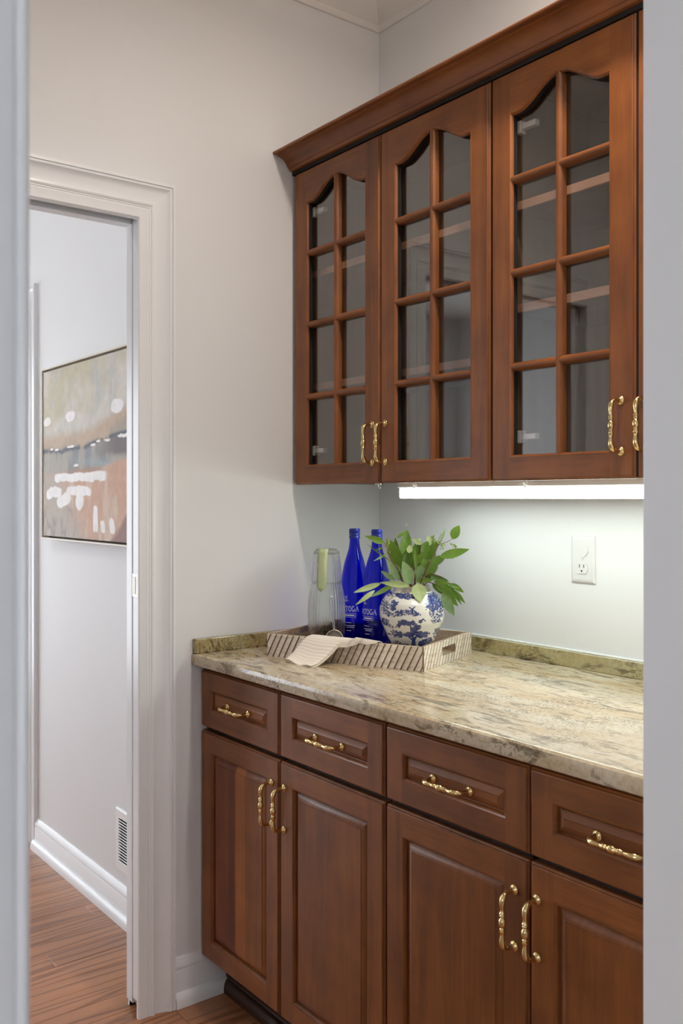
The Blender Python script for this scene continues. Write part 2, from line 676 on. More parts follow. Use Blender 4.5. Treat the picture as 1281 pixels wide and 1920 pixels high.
# oak strips as pieces
SW = 0.0825
x = -1.70
meshes = {}
while x < 2.3:
    y = -2.9 + random.uniform(0, 0.5) - 0.5
    while y < -0.3:
        L = random.choice((0.45, 0.65, 0.8, 1.0, 1.25))
        y1 = min(y + L, 0.0)
        if y1 > -2.6 and y < -0.45 and not (y1 - y < 0.05):
            key = round(y1 - y, 3)
            if key not in meshes:
                mbp = MB()
                a, b, h, e = SW / 2 - 0.0005, (y1 - y) / 2 - 0.0005, 0.0, 0.0009
                vs = [(-a, -b, -0.004), (a, -b, -0.004), (a, b, -0.004), (-a, b, -0.004),
                      (-a, -b, h - e), (a, -b, h - e), (a, b, h - e), (-a, b, h - e),
                      (-a + e, -b + e, h), (a - e, -b + e, h), (a - e, b - e, h), (-a + e, b - e, h)]
                fs = [(8, 9, 10, 11)] + [(i, (i + 1) % 4, 4 + (i + 1) % 4, 4 + i) for i in range(4)] + [(4 + i, 4 + (i + 1) % 4, 8 + (i + 1) % 4, 8 + i) for i in range(4)]
                mbp.add(vs, fs)
                meshes[key] = mbp.mesh('plank', MAT['oak_strip'])
            inst('plank', meshes[key], fl, (x + SW / 2, (y + y1) / 2, 0))
        y = y1
        if y1 >= 0:
            break
    x += SW

wp = MAT['wall_paint']
struct('wall_back', slab(XH2 - 0.12, XE + 0.13, 0.0, 0.12, 0, ZC), wp, 'white painted wall behind the cabinets and counter', cat='wall')
m = MB().box(XH, XH2, D_R + 0.028, 0.0, 0, ZC)
m.box(XH, XH2, -1.95, D_L - 0.028, 0, ZC)
m.box(XH, XH2, D_L - 0.028, D_R + 0.028, D_H + 0.03, ZC)
struct('wall_left', m, wp, 'white painted wall with the pocket doorway', cat='wall')
E_R, E_L = -0.8465, -1.6508         # near doorway the view looks through
m = MB().box(XE, XE + 0.13, E_R, 2.0, 0, ZC)
m.box(XE, XE + 0.13, -4.4, E_L - 0.012, 0, ZC)
m.box(XE, XE + 0.13, E_L - 0.012, E_R, 2.06, ZC)
struct('wall_right', m, wp, 'white wall of the near doorway, right edge of the view', cat='wall')
m = MB()                          # wall facing the cabinets, its window added for frontal daylight
wx0, wx1, wz0, wz1 = 0.10, 1.44, 0.14, 2.22
m.box(XH2, wx0, -2.07, -1.95, 0, ZC)
m.box(wx1, XE, -2.07, -1.95, 0, ZC)
m.box(wx0, wx1, -2.07, -1.95, 0, wz0)
m.box(wx0, wx1, -2.07, -1.95, wz1, ZC)
struct('wall_front', m, wp, 'white wall with an added window facing the cabinets', cat='wall')
wm = MB().sweep([(wx0, wz0), (wx1, wz0), (wx1, wz1), (wx0, wz1)], [(0, -1.94), (-0.06, -1.94), (-0.06, -1.95), (0.0, -1.95), (0.0, -2.03), (0.03, -2.03), (0.03, -2.0), (0.0, -2.0)], lambda p, h: (p[0], h, p[1]))
wn = struct('added_window_1', wm, MAT['trim_paint'], 'unseen white framed window added opposite the cabinets for fill daylight', cat='window')  # unseen window, added as soft frontal fill for the cabinets
wm = MB().box((wx0 + wx1) / 2 - 0.015, (wx0 + wx1) / 2 + 0.015, -2.03, -2.0, wz0, wz1)
wm.box(wx0, wx1, -2.03, -2.0, (wz0 + wz1) / 2 - 0.015, (wz0 + wz1) / 2 + 0.015)
obj('muntin', wm, MAT['trim_paint'], wn)
# far room beyond the pocket doorway
YF = -0.592
struct('wall_far', slab(-3.6, XH, YF, YF + 0.12, 0, ZC), wp, 'white wall of the room beyond, carrying the painting', cat='wall')
m = MB().box(-3.72, -3.6, -4.5, -4.0, 0, ZC).box(-3.72, -3.6, -1.0, YF + 0.12, 0, ZC)
m.box(-3.72, -3.6, -4.0, -1.0, 0, 0.15).box(-3.72, -3.6, -4.0, -1.0, 2.15, ZC)
struct('wall_far_end', m, wp, 'white end wall of the room beyond, with an added window', cat='wall')
m = MB().sweep([(-4.0, 0.15), (-1.0, 0.15), (-1.0, 2.15), (-4.0, 2.15)], [(0, -3.59), (-0.07, -3.59), (-0.07, -3.6), (0.0, -3.6), (0.0, -3.68), (0.035, -3.68), (0.035, -3.65), (0.0, -3.65)], lambda p, h: (h, p[0], p[1]))
wn2 = struct('added_window_2', m, MAT['trim_paint'], 'unseen wide white framed window added to light the room beyond', cat='window')  # unseen opening added so daylight reaches the far room
for yy in (-3.0, -2.0):
    obj('mullion', MB().box(-3.68, -3.65, yy - 0.02, yy + 0.02, 0.15, 2.15), MAT['trim_paint'], wn2)
struct('wall_far_side', slab(-3.72, XE, -4.62, -4.5, 0, ZC), wp, 'white side wall of the room beyond', cat='wall')
struct('ceiling', slab(-3.72, 5.0, -4.5, 2.0, ZC, ZC + 0.1), MAT['ceiling_paint'], 'warm white ceiling', cat='ceiling')
struct('wall_near_room', slab(XE + 0.13, 5.12, 1.5, 1.62, 0, ZC), wp, 'white wall of the room the view is taken from', cat='wall')


def window_wall(name, wname, fixed, other, a0, a1, wa0, wa1, z0, z1, axis, label, wlabel):
    f = (lambda a, b, c, d, e, g: MB().box(a, b, c, d, e, g)) if axis == 'x' else (lambda a, b, c, d, e, g: MB().box(c, d, a, b, e, g))
    m = MB()
    lo, hi = min(fixed, other), max(fixed, other)
    for a, b, c, d in ((a0, wa0, 0, ZC), (wa1, a1, 0, ZC), (wa0, wa1, 0, z0), (wa0, wa1, z1, ZC)):
        q = f(a, b, lo, hi, c, d)
        m.add(q.v, q.f)
    struct(name, m, wp, label, cat='wall')
    dr = 1 if other > fixed else -1
    pr = [(0, fixed - dr * .01), (-.07, fixed - dr * .01), (-.07, fixed), (0, fixed), (0, fixed + dr * .08), (.035, fixed + dr * .08), (.035, fixed + dr * .05), (0, fixed + dr * .05)]
    fn = (lambda p, h: (p[0], h, p[1])) if axis == 'x' else (lambda p, h: (h, p[0], p[1]))
    w = struct(wname, MB().sweep([(wa0, z0), (wa1, z0), (wa1, z1), (wa0, z1)], pr, fn), MAT['trim_paint'], wlabel, cat='window')
    mid = (wa0 + wa1) / 2
    q = f(mid - .02, mid + .02, min(fixed + dr * .05, fixed + dr * .08), max(fixed + dr * .05, fixed + dr * .08), z0, z1)
    obj('mullion', q, MAT['trim_paint'], w)


window_wall('wall_near_side', 'window_3', -4.5, -4.62, XE + 0.13, 5.12, 2.4, 4.3, 0.7, 2.2, 'x', 'white window wall behind the viewpoint', 'wide white framed window behind the viewpoint')
window_wall('wall_near_end', 'window_4', 5.0, 5.12, -4.5, 1.5, -2.2, -0.9, 0.8, 2.1, 'y', 'white window wall facing the near doorway', 'wide white framed window facing the near doorway')

# ceiling crown along left and back wall of the pantry
prof = [(0, 2.740), (0.007, 2.740), (0.010, 2.746), (0.012, 2.757), (0.022, 2.764), (0.034, 2.771), (0.048, 2.782), (0.060, 2.797), (0.067, 2.812), (0.070, 2.818), (0.078, 2.820), (0.080, 2.828), (0.080, ZC)]
m = MB().sweep([(0, 0), (0, -1.95)], prof, lambda p, h: (p[0], p[1], h), closed=False)
# mitre the corner end: shift first section by its own offset
k = len(prof)
m.v = [(v[0], -v[0], v[2]) if i < k else v for i, v in enumerate(m.v)]
struct('trim_1', m, MAT['ceiling_paint'], 'cream ceiling crown molding over the pocket door wall', smooth=30, cat='crown molding')
m = MB().sweep([(XE, 0), (0, 0)], prof, lambda p, h: (p[0], p[1], h), closed=False)
m.v = [(-v[1], v[1], v[2]) if i >= k else v for i, v in enumerate(m.v)]
struct('trim_2', m, MAT['ceiling_paint'], 'cream ceiling crown molding over the cabinet wall', smooth=30, cat='crown molding')

# casing of pocket doorway
CAS = [(0, 0), (0, .009), (.003, .012), (.020, .0125), (.024, .0135), (.026, .0118), (.0285, .0118), (.030, .0135), (.0325, .0135), (.034, .0155), (.038, .0172), (.042, .0165), (.0435, .0125), (.047, .0118), (.058, .0130), (.070, .0165), (.079, .0225), (.0815, .0255), (.0845, .0262), (.0850, .0232), (.0885, .0232), (.0890, .0270), (.0965, .0270), (.0970, .0255), (.0970, 0)]
tr = MAT['trim_paint']
m = MB().sweep([(D_R, 0.0), (D_R, D_H), (D_L, D_H), (D_L, 0.0)], [(-d, h) for d, h in CAS], lambda p, h: (h, p[0], p[1]), closed=False, cap=True)
cs1 = struct('trim_3', m, tr, 'white molded casing around the pocket doorway', smooth=28, cat='door casing')
m = MB().sweep([(D_R, 0.0), (D_R, D_H), (D_L, D_H), (D_L, 0.0)], [(-d - 0.012, h) for d, h in CAS], lambda p, h: (XH - h, p[0], p[1]), closed=False, cap=True)
struct('trim_4', m, tr, 'white casing on the far side of the pocket doorway', smooth=28, cat='door casing')
# split jambs with the slot between them
JY = -0.790
obj('jamb', MB().box(-0.006, 0.0, JY + 0.001, JY + 0.02, 0.0, D_H + 0.02), tr, cs1)
obj('jamb', MB().box(XH - 0.018, -0.050, JY, JY + 0.02, 0.012, D_H + 0.02, 0.003), tr, cs1)
for xa, xb in ((-0.006, 0.0), (XH - 0.018, -0.050)):
    obj('head_jamb', MB().box(xa, xb, D_L - 0.02, JY, D_H, D_H + 0.022), tr, cs1)
    obj('jamb', MB().box(xa, xb, D_L - 0.024, D_L - 0.005, 0.0, D_H + 0.02), tr, cs1)
obj('track', MB().box(-0.050, -0.006, D_L, JY + 0.03, D_H + 0.020, D_H + 0.027), MAT['slot_dark'], cs1)
# pocket door sunk in its slot, only the leading edge shows
pd = thing('door_1', 'white pocket door slid into the wall, only its edge showing', 'door', (-0.0255, JY + 0.004, 0.0))
pd['kind'] = 'structure'
obj('door_edge', MB().box(-0.0435, -0.0075, JY - 0.001, JY + 0.022, 0.030, D_H + 0.012, 0.0015), tr, pd)
ep = obj('edge_pull', MB().box(-0.0420, -0.0160, JY - 0.0030, JY - 0.0005, 1.066, 1.126, 0.0008), MAT['satin_nickel'], pd)
ep['label'] = 'brushed metal edge pull'
obj('pull_recess', MB().box(-0.0375, -0.0215, JY - 0.0040, JY - 0.0025, 1.073, 1.119), MAT['edge_recess'], ep)

# casing of the doorway the view looks through
m = MB().sweep([(-0.839, 0.0), (-0.839, 2.06), (E_L, 2.06), (E_L, 0.0)], [(-d, h) for d, h in CAS], lambda p, h: (XE - h * 0.7, p[0], p[1]), closed=False, cap=True)
cs2 = struct('trim_5', m, tr, 'white casing edge of the near doorway on the pantry side', smooth=28, cat='door casing')
m = MB().box(XE, XE + 0.13, E_R - 0.018, E_R, 0, 2.06, 0.001)
obj('jamb', m, tr, cs2)
m = MB().box(XE, XE + 0.13, E_L - 0.012, E_L, 0, 2.06, 0.001)
obj('jamb', m, tr, cs2)
NC = [(0, 0), (0, .010), (.0015, .0135), (.004, .015), (.0062, .0145), (.0072, .0125), (.0095, .0125), (.0105, .014), (.014, .0145), (.030, .015), (.034, .019), (.040, .0195), (.045, .014), (.07, .018), (.085, .026), (.097, .027), (.097, 0)]
m = MB().sweep([(E_R, 0.0), (E_R, 2.07), (E_L, 2.07), (E_L, 0.0)], [(-d, h) for d, h in NC], lambda p, h: (XE + 0.13 + h, p[0], p[1]), closed=False, cap=True)
struct('trim_6', m, tr, 'blurred white fluted casing at the left edge of the view', smooth=28, cat='door casing')
# doorway casing further along the far wall
FX = -1.302
m = MB().sweep([(FX - 0.097, 0.0), (FX - 0.097, 2.033), (FX - 0.95, 2.033), (FX - 0.95, 0.0)], [(-d, h) for d, h in CAS], lambda p, h: (p[0], YF - h * 0.6, p[1]), closed=False, cap=True)
struct('trim_7', m, tr, 'white door casing edge beyond the painting', smooth=28, cat='door casing')

# baseboards
BB = [(0.0, 0.014), (0.088, 0.014), (0.093, 0.0125), (0.096, 0.0135), (0.104, 0.0125), (0.112, 0.007), (0.120, 0.004), (0.1205, 0.0)]
SH = [(0.0, 0.030), (0.016, 0.030), (0.026, 0.0265), (0.032, 0.021), (0.035, 0.0145)]


def board(name, prof, fn, a, b, label, mat=tr, parent=None, kind=True):
    v = [fn(a, z, d) for z, d in prof] + [fn(b, z, d) for z, d in prof]
    n = len(prof)
    f = [(i, i + 1, n + i + 1, n + i) for i in range(n - 1)] + [tuple(range(n)), tuple(range(n, 2 * n))[::-1]]
    mb = MB().add(v, f)
    if parent:
        return obj(name, mb, mat, parent, smooth=28)
    return struct(name, mb, mat, label, smooth=28, cat='baseboard')


b1 = board('baseboard_left', [(0, 0)] + BB, lambda s, z, d: (d, s, z), -0.703, -0.548, 'scuffed white baseboard between the door casing and the cabinet')
board('shoe_molding', [(0, 0)] + SH + [(0.035, 0)], lambda s, z, d: (d, s, z), -0.703, -0.548, '', parent=b1)
BBF = [(0.0, 0.014), (0.080, 0.014), (0.084, 0.012), (0.088, 0.0135), (0.095, 0.0125), (0.102, 0.0075), (0.107, 0.006), (0.111, 0.003), (0.112, 0.0)]
b2 = board('baseboard_far', [(0, 0)] + BBF, lambda s, z, d: (s, YF - d, z), FX, XH - 0.0, 'white baseboard under the painting in the room beyond')
board('shoe_molding', [(0, 0)] + SH + [(0.035, 0)], lambda s, z, d: (s, YF - d, z), FX, XH - 0.0, '', parent=b2)

# ------------------------------------------------------------------ handles
def handle_mesh(axis):
    half = [(.0485, .0, .0088), (.0485, .0016, .0092), (.0485, .0032, .0086), (.0485, .0046, .0060), (.0485, .0065, .0042), (.0485, .012, .0037), (.0480, .0175, .0039), (.0465, .022, .0044), (.0438, .0262, .0051), (.0400, .0292, .0056), (.0350, .0308, .0054), (.0300, .0312, .0047), (.0250, .0310, .0039), (.0210, .0307, .0036), (.0180, .0305, .0042), (.0160, .0305, .0056), (.0146, .0305, .0056), (.0140, .0305, .0040), (.0126, .0305, .0039), (.0118, .0305, .0049), (.0106, .0305, .0049), (.0098, .0305, .0038), (.0082, .0305, .0036), (.0070, .0305, .0044), (.0050, .0305, .0060), (.0025, .0305, .0066), (.0, .0305, .0068)]
    pts = [(-a, o, r) for a, o, r in half] + [(a, o, r) for a, o, r in half[::-1][1:]]
    if axis == 'z':
        P = [(0, -o, a) for a, o, r in pts]
    else:
        P = [(a, -o, 0) for a, o, r in pts]
    me = MB().tube(P, [r for a, o, r in pts], 14).mesh('handle', MAT['brass'])
    recalc(me)
    me.polygons.foreach_set('use_smooth', [True] * len(me.polygons))
    me.set_sharp_from_angle(angle=math.radians(60))
    return me


HZ, HX = handle_mesh('z'), handle_mesh('x')
up, lv = MAT['cherry_upright'], MAT['cherry_level']


def xz(yf):
    return lambda p, h: (p[0], yf + h, p[1])


EDGE = [(0, .020), (0, .0065), (.0012, .0048), (.0028, .0040), (.0034, .0030), (.0036, .0016), (.0046, .0004), (.006, 0)]


def rect(x0, x1, z0, z1):
    return [(x0, z0), (x1, z0), (x1, z1), (x0, z1)]


def raised_door(cab, x0, x1, z0, z1, yf, name, sx=0.052, sz=0.052, handle=None, pmat=None, label=None, drawer=False):
    """framed front with a raised panel; handle=(x,z,axis)"""
    d = thing.__wrapped__ if False else None
    o = bpy.data.objects.new(name, None)
    o.empty_display_size = 0.03
    COL.objects.link(o)
    org = Vector((x0, yf, z0))
    o.parent = cab
    o.location = org - ORIG[cab]
    ORIG[o] = org
    if label:
        o['label'] = label
    obj('edge_molding', MB().sweep(rect(x0, x1, z0, z1), EDGE, xz(yf)), lv if drawer else up, o, smooth=30)
    e, th = 0.006, 0.012
    so, zo = sx, sz
    obj('stile', MB().box(x0 + e, x0 + so, yf, yf + th, z0 + e, z1 - e), up, o)
    obj('stile', MB().box(x1 - so, x1 - e, yf, yf + th, z0 + e, z1 - e), up, o)
    obj('rail', MB().box(x0 + so, x1 - so, yf, yf + th, z1 - zo, z1 - e), lv, o)
    obj('rail', MB().box(x0 + so, x1 - so, yf, yf + th, z0 + e, z0 + zo), lv, o)
    R = rect(x0 + so, x1 - so, z0 + zo, z1 - zo)
    obj('panel_bead', MB().sweep(R, [(-.0005, .002), (-.0003, -.0004), (.0012, .0002), (.0035, .0028), (.0050, .0058), (.0054, .0095), (.0065, .0098)], xz(yf)), lv if drawer else up, o, smooth=35)
    # raised panel: groove, sloped field border, flat field
    w = 0.013 if drawer else 0.016
    pm = MB().sweep(R, [(.0045, .0098), (.0068, .0098), (.0072, .0090), (.010, .0072), (.0068 + w * .7, .0040), (.0068 + w, .0030), (.0068 + w + .0008, .0016)], xz(yf))
    q = .0068 + w + .0008
    a0, a1, c0, c1 = R[0][0] + q, R[1][0] - q, R[0][1] + q, R[2][1] - q
    n = len(pm.v)
    pm.v += [(a0, yf + .0016, c0), (a1, yf + .0016, c0), (a1, yf + .0016, c1), (a0, yf + .0016, c1)]
    pm.f.append((n, n + 1, n + 2, n + 3))
    obj('raised_panel', pm, pmat or (lv if drawer else up), o, smooth=20)
    if handle:
        hx, hz, ax = handle
        yy = yf + (0.0016 if drawer else 0.0)
        h = inst('handle', HZ if ax == 'z' else HX, o, (hx, yy, hz))
        h['label'] = 'polished brass bail pull'
    return o


def base_cabinet(x0, x1, doors, label, stave):
    c = thing('base_cabinet', label, 'cabinet', ((x0 + x1) / 2, -0.3, 0), 'base cabinets under the granite counter')
    m = MB().box(x0, x1, -0.598, -0.01, 0.105, 0.8785)
    body = obj('body', m, MAT['cherry_upright'], c)
    # dark strips behind the gaps between fronts, standing in for shade
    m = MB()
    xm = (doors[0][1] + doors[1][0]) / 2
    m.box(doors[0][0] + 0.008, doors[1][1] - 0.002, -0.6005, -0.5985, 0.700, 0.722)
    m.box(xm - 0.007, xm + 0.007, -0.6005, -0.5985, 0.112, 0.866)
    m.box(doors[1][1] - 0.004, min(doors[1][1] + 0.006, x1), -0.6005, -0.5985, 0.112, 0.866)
    obj('shade_strip', m, MAT['gap_shade'], body)
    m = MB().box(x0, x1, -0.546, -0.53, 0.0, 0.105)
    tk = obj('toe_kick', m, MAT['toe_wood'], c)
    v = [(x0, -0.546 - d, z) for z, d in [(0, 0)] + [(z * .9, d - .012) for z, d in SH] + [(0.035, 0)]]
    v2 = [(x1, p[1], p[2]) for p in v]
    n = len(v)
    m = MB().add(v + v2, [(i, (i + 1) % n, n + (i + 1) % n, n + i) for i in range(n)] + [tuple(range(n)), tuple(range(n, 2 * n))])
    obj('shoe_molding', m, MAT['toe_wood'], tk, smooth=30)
    for i, (a, b) in enumerate(doors):
        hx = b - 0.029 if i == 0 else a + 0.017
        if i == 1:
            hx = a + 0.0175
        raised_door(c, a, b, 0.1095, 0.7065, YB, 'door', handle=(hx, 0.600, 'z'), pmat=MAT['cherry_stave'] if (stave and i == 0) else None)
        raised_door(c, a, b, 0.7165, 0.8665, YB, 'drawer', sx=0.050, sz=0.0485, handle=((a + b) / 2 + (0.0 if i else 0.0), 0.790, 'x'), drawer=True)
    return c


base_cabinet(0.0, 0.7585, ((0.0055, 0.3745), (0.3805, 0.7555)), 'cherry base cabinet in the corner, two drawers over two raised panel doors', True)
base_cabinet(0.7585, XE - 0.002, ((0.7625, 1.1345), (1.1385, 1.513)), 'cherry base cabinet beside the near doorway, cut off by the picture edge', False)

# ------------------------------------------------------------------ wall cabinets
ZB, ZT = 1.358, 2.236


def glass_door(cab, x0, x1, hx, hinges=False):
    o = bpy.data.objects.new('door', None)
    o.empty_display_size = 0.03
    COL.objects.link(o)
    org = Vector((x0, YU, ZB))
    o.parent = cab
    o.location = org - ORIG[cab]
    ORIG[o] = org
    f = xz(YU)
    obj('edge_molding', MB().sweep(rect(x0, x1, ZB, ZT), EDGE, f), up, o, smooth=30)
    e, th, sw = 0.006, 0.0188, 0.054
    a, b = x0 + sw, x1 - sw
    zo = ZB + 0.050
    obj('stile', MB().box(x0 + e, a, YU, YU + th, ZB + e, ZT - e), up, o)
    obj('stile', MB().box(b, x1 - e, YU, YU + th, ZB + e, ZT - e), up, o)
    obj('bottom_rail', MB().box(a, b, YU, YU + th, ZB + e, zo), lv, o)
    cx, hw = (a + b) / 2, (b - a) / 2
    arch = []
    N = 36
    for i in range(N + 1):
        t = 1 - 2 * i / N                       # from right to left
        s = min(1.0, abs(t) / 0.86)
        z = 2.1455 + 0.046 * (0.5 + 0.5 * math.cos(PI * s ** 1.08))
        arch.append((cx + hw * t, z))
    # arched top rail as vertical strips
    m = MB()
    for (p, q) in zip(arch[:-1], arch[1:]):
        m.prism([q, p, (p[0], ZT - e), (q[0], ZT - e)], f, 0, th)
    import bmesh
    ob = obj('arched_top_rail', m, lv, o)
    bm = bmesh.new(); bm.from_mesh(ob.data); bmesh.ops.remove_doubles(bm, verts=bm.verts, dist=1e-6)
    seen = {}
    for fc in bm.faces:
        key = frozenset(v.index for v in fc.verts); seen.setdefault(key, []).append(fc)
    bmesh.ops.delete(bm, geom=[fc for l in seen.values() if len(l) > 1 for fc in l], context='FACES_ONLY')
    bm.to_mesh(ob.data); bm.free()
    path = [(a, zo), (b, zo)] + arch
    obj('glazing_bead', MB().sweep(path, [(-.0004, .003), (-.0004, -.0006), (.0008, -.0008), (.0022, .0002), (.0040, .0024), (.0052, .0056), (.0054, .0072)], f), up, o, smooth=38)
    obj('glazing_stop', MB().sweep(path, [(.0053, .0070), (.0054, .0186)], f), MAT['gap_shade'], o)  # bead return down to the glass, blackened as seal and painted shade
    # muntins: rounded bars
    MP = [(-.0088, .0187), (-.0088, .0075), (-.0072, .0052), (-.0060, .0032), (-.0045, .0012), (-.0022, .0), (0, -.0004), (.0022, .0), (.0045, .0012), (.0060, .0032), (.0072, .0052), (.0088, .0075), (.0088, .0187)]
    m = MB()
    n = len(MP)
    v = [(cx + d, YU + h, zo) for d, h in MP] + [(cx + d, YU + h, 2.1905) for d, h in MP]
    m.add(v, [(i, i + 1, n + i + 1, n + i) for i in range(n - 1)] + [tuple(range(n)), tuple(range(n, 2 * n))])
    obj('muntin', m, up, o, smooth=40)
    zs = (1.602, 1.803, 2.003)
    for z in zs:
        for xa, xb in ((a, cx - 0.004), (cx + 0.004, b)):
            m = MB()
            v = [(xa, YU + h, z + d) for d, h in MP] + [(xb, YU + h, z + d) for d, h in MP]
            m.add(v, [(i, i + 1, n + i + 1, n + i) for i in range(n - 1)] + [tuple(range(n)), tuple(range(n, 2 * n))])
            obj('muntin', m, lv, o, smooth=40)
    zz = [zo - 0.006] + list(zs) + [2.196]
    for k in range(4):
        for xa, xb in ((a - 0.006, cx), (cx, b + 0.006)):
            m = MB().box(xa + 0.0002, xb - 0.0002, YU + 0.0190, YU + 0.0205, zz[k] + 0.0002, zz[k + 1] - 0.0002)
            obj('pane', m, MAT['pane_glass'], o)
    h = inst('handle', HZ, o, (hx, YU, 1.4585))
    h['label'] = 'polished brass bail pull'
    if hinges:
        for z in (2.118, 1.452):
            m = MB().box(a + 0.004, a + 0.052, YU + 0.022, YU + 0.036, z - 0.0065, z + 0.0065, 0.002)
            m.box(a + 0.000, a + 0.014, YU + 0.020, YU + 0.036, z - 0.014, z + 0.014, 0.002)
            obj('hinge', m, MAT['hinge_metal'], o)
    return o


def wall_cabinet(x0, x1, doors, shelves, label, hxs, hinges):
    c = thing('wall_cabinet', label, 'cabinet', ((x0 + x1) / 2, -0.15, ZB), 'glass door wall cabinets')
    ins = MAT['cherry_inside']
    yb = -0.3055
    z0, z1 = 1.3615, 2.262
    m = MB().box(x0, x0 + 0.018, yb, -0.002, z0, z1).box(x1 - 0.018, x1, yb, -0.002, z0, z1)
    m.box(x0 + 0.018, x1 - 0.018, yb, -0.002, z1 - 0.02, z1).box(x0 + 0.018, x1 - 0.018, yb + 0.018, -0.002, z0 + 0.012, z0 + 0.030)
    m.box(x0 + 0.018, x1 - 0.018, -0.010, -0.002, z0 + 0.03, z1 - 0.02)
    obj('body', m, ins, c)
    m = MB().box(x0, x0 + 0.034, yb - 0.0005, yb + 0.018, z0 - 0.003, z1).box(x1 - 0.034, x1, yb - 0.0005, yb + 0.018, z0 - 0.003, z1)
    m.box(x0 + 0.034, x1 - 0.034, yb - 0.0005, yb + 0.018, z0 - 0.003, z0 + 0.034).box(x0 + 0.034, x1 - 0.034, yb - 0.0005, yb + 0.018, z1 - 0.05, z1)
    ff = obj('face_frame', m, up, c)
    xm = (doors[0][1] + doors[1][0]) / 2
    m = MB().box(xm - 0.0019, xm + 0.0019, YU + 0.008, yb, ZB + 0.003, ZT - 0.002)  # almost flush dark strip, painted shade between the two doors
    m.box(x0, x1, YU + 0.0035, yb, ZT + 0.0015, 2.2484)  # dark filler that paints the shadow line under the crown
    obj('shade_strip', m, MAT['gap_shade'], ff)
    for z in shelves:
        m = MB().box(x0 + 0.019, x1 - 0.019, -0.272, -0.011, z - 0.018, z)
        s = obj('shelf', m, ins, c)
        m = MB().box(x0 + 0.019, x1 - 0.019, -0.2775, -0.272, z - 0.0185, z + 0.0005, 0.001)
        obj('shelf_edge', m, MAT['shelf_front'], s)
    for (a, b), hx, hg in zip(doors, hxs, hinges):
        glass_door(c, a, b, hx, hg)
    return c


wall_cabinet(0.002, 0.7705, ((0.020, 0.3925), (0.3965, 0.7675)), (1.965, 1.645), 'cherry wall cabinet in the corner, with two arched glass doors', (0.3655, 0.4160), (True, False))
wall_cabinet(0.7715, XE - 0.002, ((0.7750, 1.1405), (1.1455, 1.512)), (1.970, 1.745), 'cherry wall cabinet beside the near doorway, one arched glass door fully in view', (1.1105, 1.1650), (True, False))

# crown on the cabinets
CP = [(-0.300, 2.2485), (-0.3285, 2.2485), (-0.3320, 2.2495), (-0.3350, 2.2525), (-0.3365, 2.2560), (-0.3390, 2.2570), (-0.3405, 2.2590), (-0.3435, 2.2650), (-0.3490, 2.2722), (-0.3560, 2.2778), (-0.3640, 2.2815), (-0.3725, 2.2830), (-0.3730, 2.2850), (-0.3780, 2.2855), (-0.3800, 2.2845), (-0.3870, 2.2850), (-0.3895, 2.2880), (-0.3890, 2.2915), (-0.3860, 2.2935), (-0.300, 2.2935)]
n = len(CP)
m = MB().add([(0.002, y, z) for y, z in CP] + [(XE - 0.002, y, z) for y, z in CP], [(i, (i + 1) % n, n + (i + 1) % n, n + i) for i in range(n)] + [tuple(range(n)), tuple(range(n, 2 * n))])
o = obj('cabinet_crown', m, lv, None, smooth=25, at=(XE / 2, -0.34, 2.2485))
tag(o, 'cherry crown molding running along the top of the wall cabinets', 'crown molding')

# ------------------------------------------------------------------ countertop
ct = thing('countertop', 'polished beige and olive granite countertop with low backsplash', 'countertop', (XE / 2, -0.32, 0.88))
GP = [(0.0, 0.880), (-0.641, 0.880), (-0.6445, 0.8825), (-0.6455, 0.886), (-0.6455, 0.903), (-0.6445, 0.908), (-0.6405, 0.9108), (-0.634, 0.9115), (0.0, 0.9115)]
n = len(GP)
m = MB().add([(0.001, y, z) for y, z in GP] + [(XE - 0.001, y, z) for y, z in GP], [(i, (i + 1) % n, n + (i + 1) % n, n + i) for i in range(n)] + [tuple(range(n)), tuple(range(n, 2 * n))])
obj('slab', m, MAT['granite'], ct, smooth=30)
obj('backsplash', MB().box(0.0225, XE - 0.001, -0.0215, -0.0005, 0.9117, 0.9490, 0.0015), MAT['granite_olive'], ct)
obj('side_splash', MB().box(0.0005, 0.022, -0.6425, -0.0005, 0.9117, 0.9495, 0.0022), MAT['granite_olive'], ct)
obj('caulk_bead', MB().tube([(0.02, -0.0035, 0.950), (XE - 0.002, -0.0035, 0.950)], 0.0032, 8), MAT['trim_paint'], ct)

# ------------------------------------------------------------------ under-cabinet light
ul = thing('under_cabinet_light', 'long white fluorescent light strip glowing under the wall cabinets', 'light', (0.89, -0.15, 1.345))
LX0, LX1 = 0.322, 1.46
m = MB().box(LX0 - 0.004, LX1 + 0.004, -0.203, -0.092, 1.3475, 1.3605, 0.002).box(LX0 - 0.004, LX1 + 0.004, -0.1325, -0.092, 1.3195, 1.3475, 0.002)
obj('housing', m, MAT['white_plastic'], ul)
obj('diffuser', MB().box(LX0, LX1, -0.200, -0.133, 1.3195, 1.3475, 0.004), MAT['tube_glow'], ul)
for hx in (0.243, 0.385, 0.760):
    m = MB().tube([(hx, -0.206, 1.3605), (hx, -0.206, 1.354), (hx + .001, -0.206, 1.3490), (hx + 0.005, -0.206, 1.3465), (hx + 0.010, -0.206, 1.348)], 0.0016, 8)
    m.box(hx - 0.012, hx + 0.012, -0.2075, -0.2045, 1.3560, 1.3610)
    obj('clip', m, MAT['white_plastic'], ul, smooth=True)

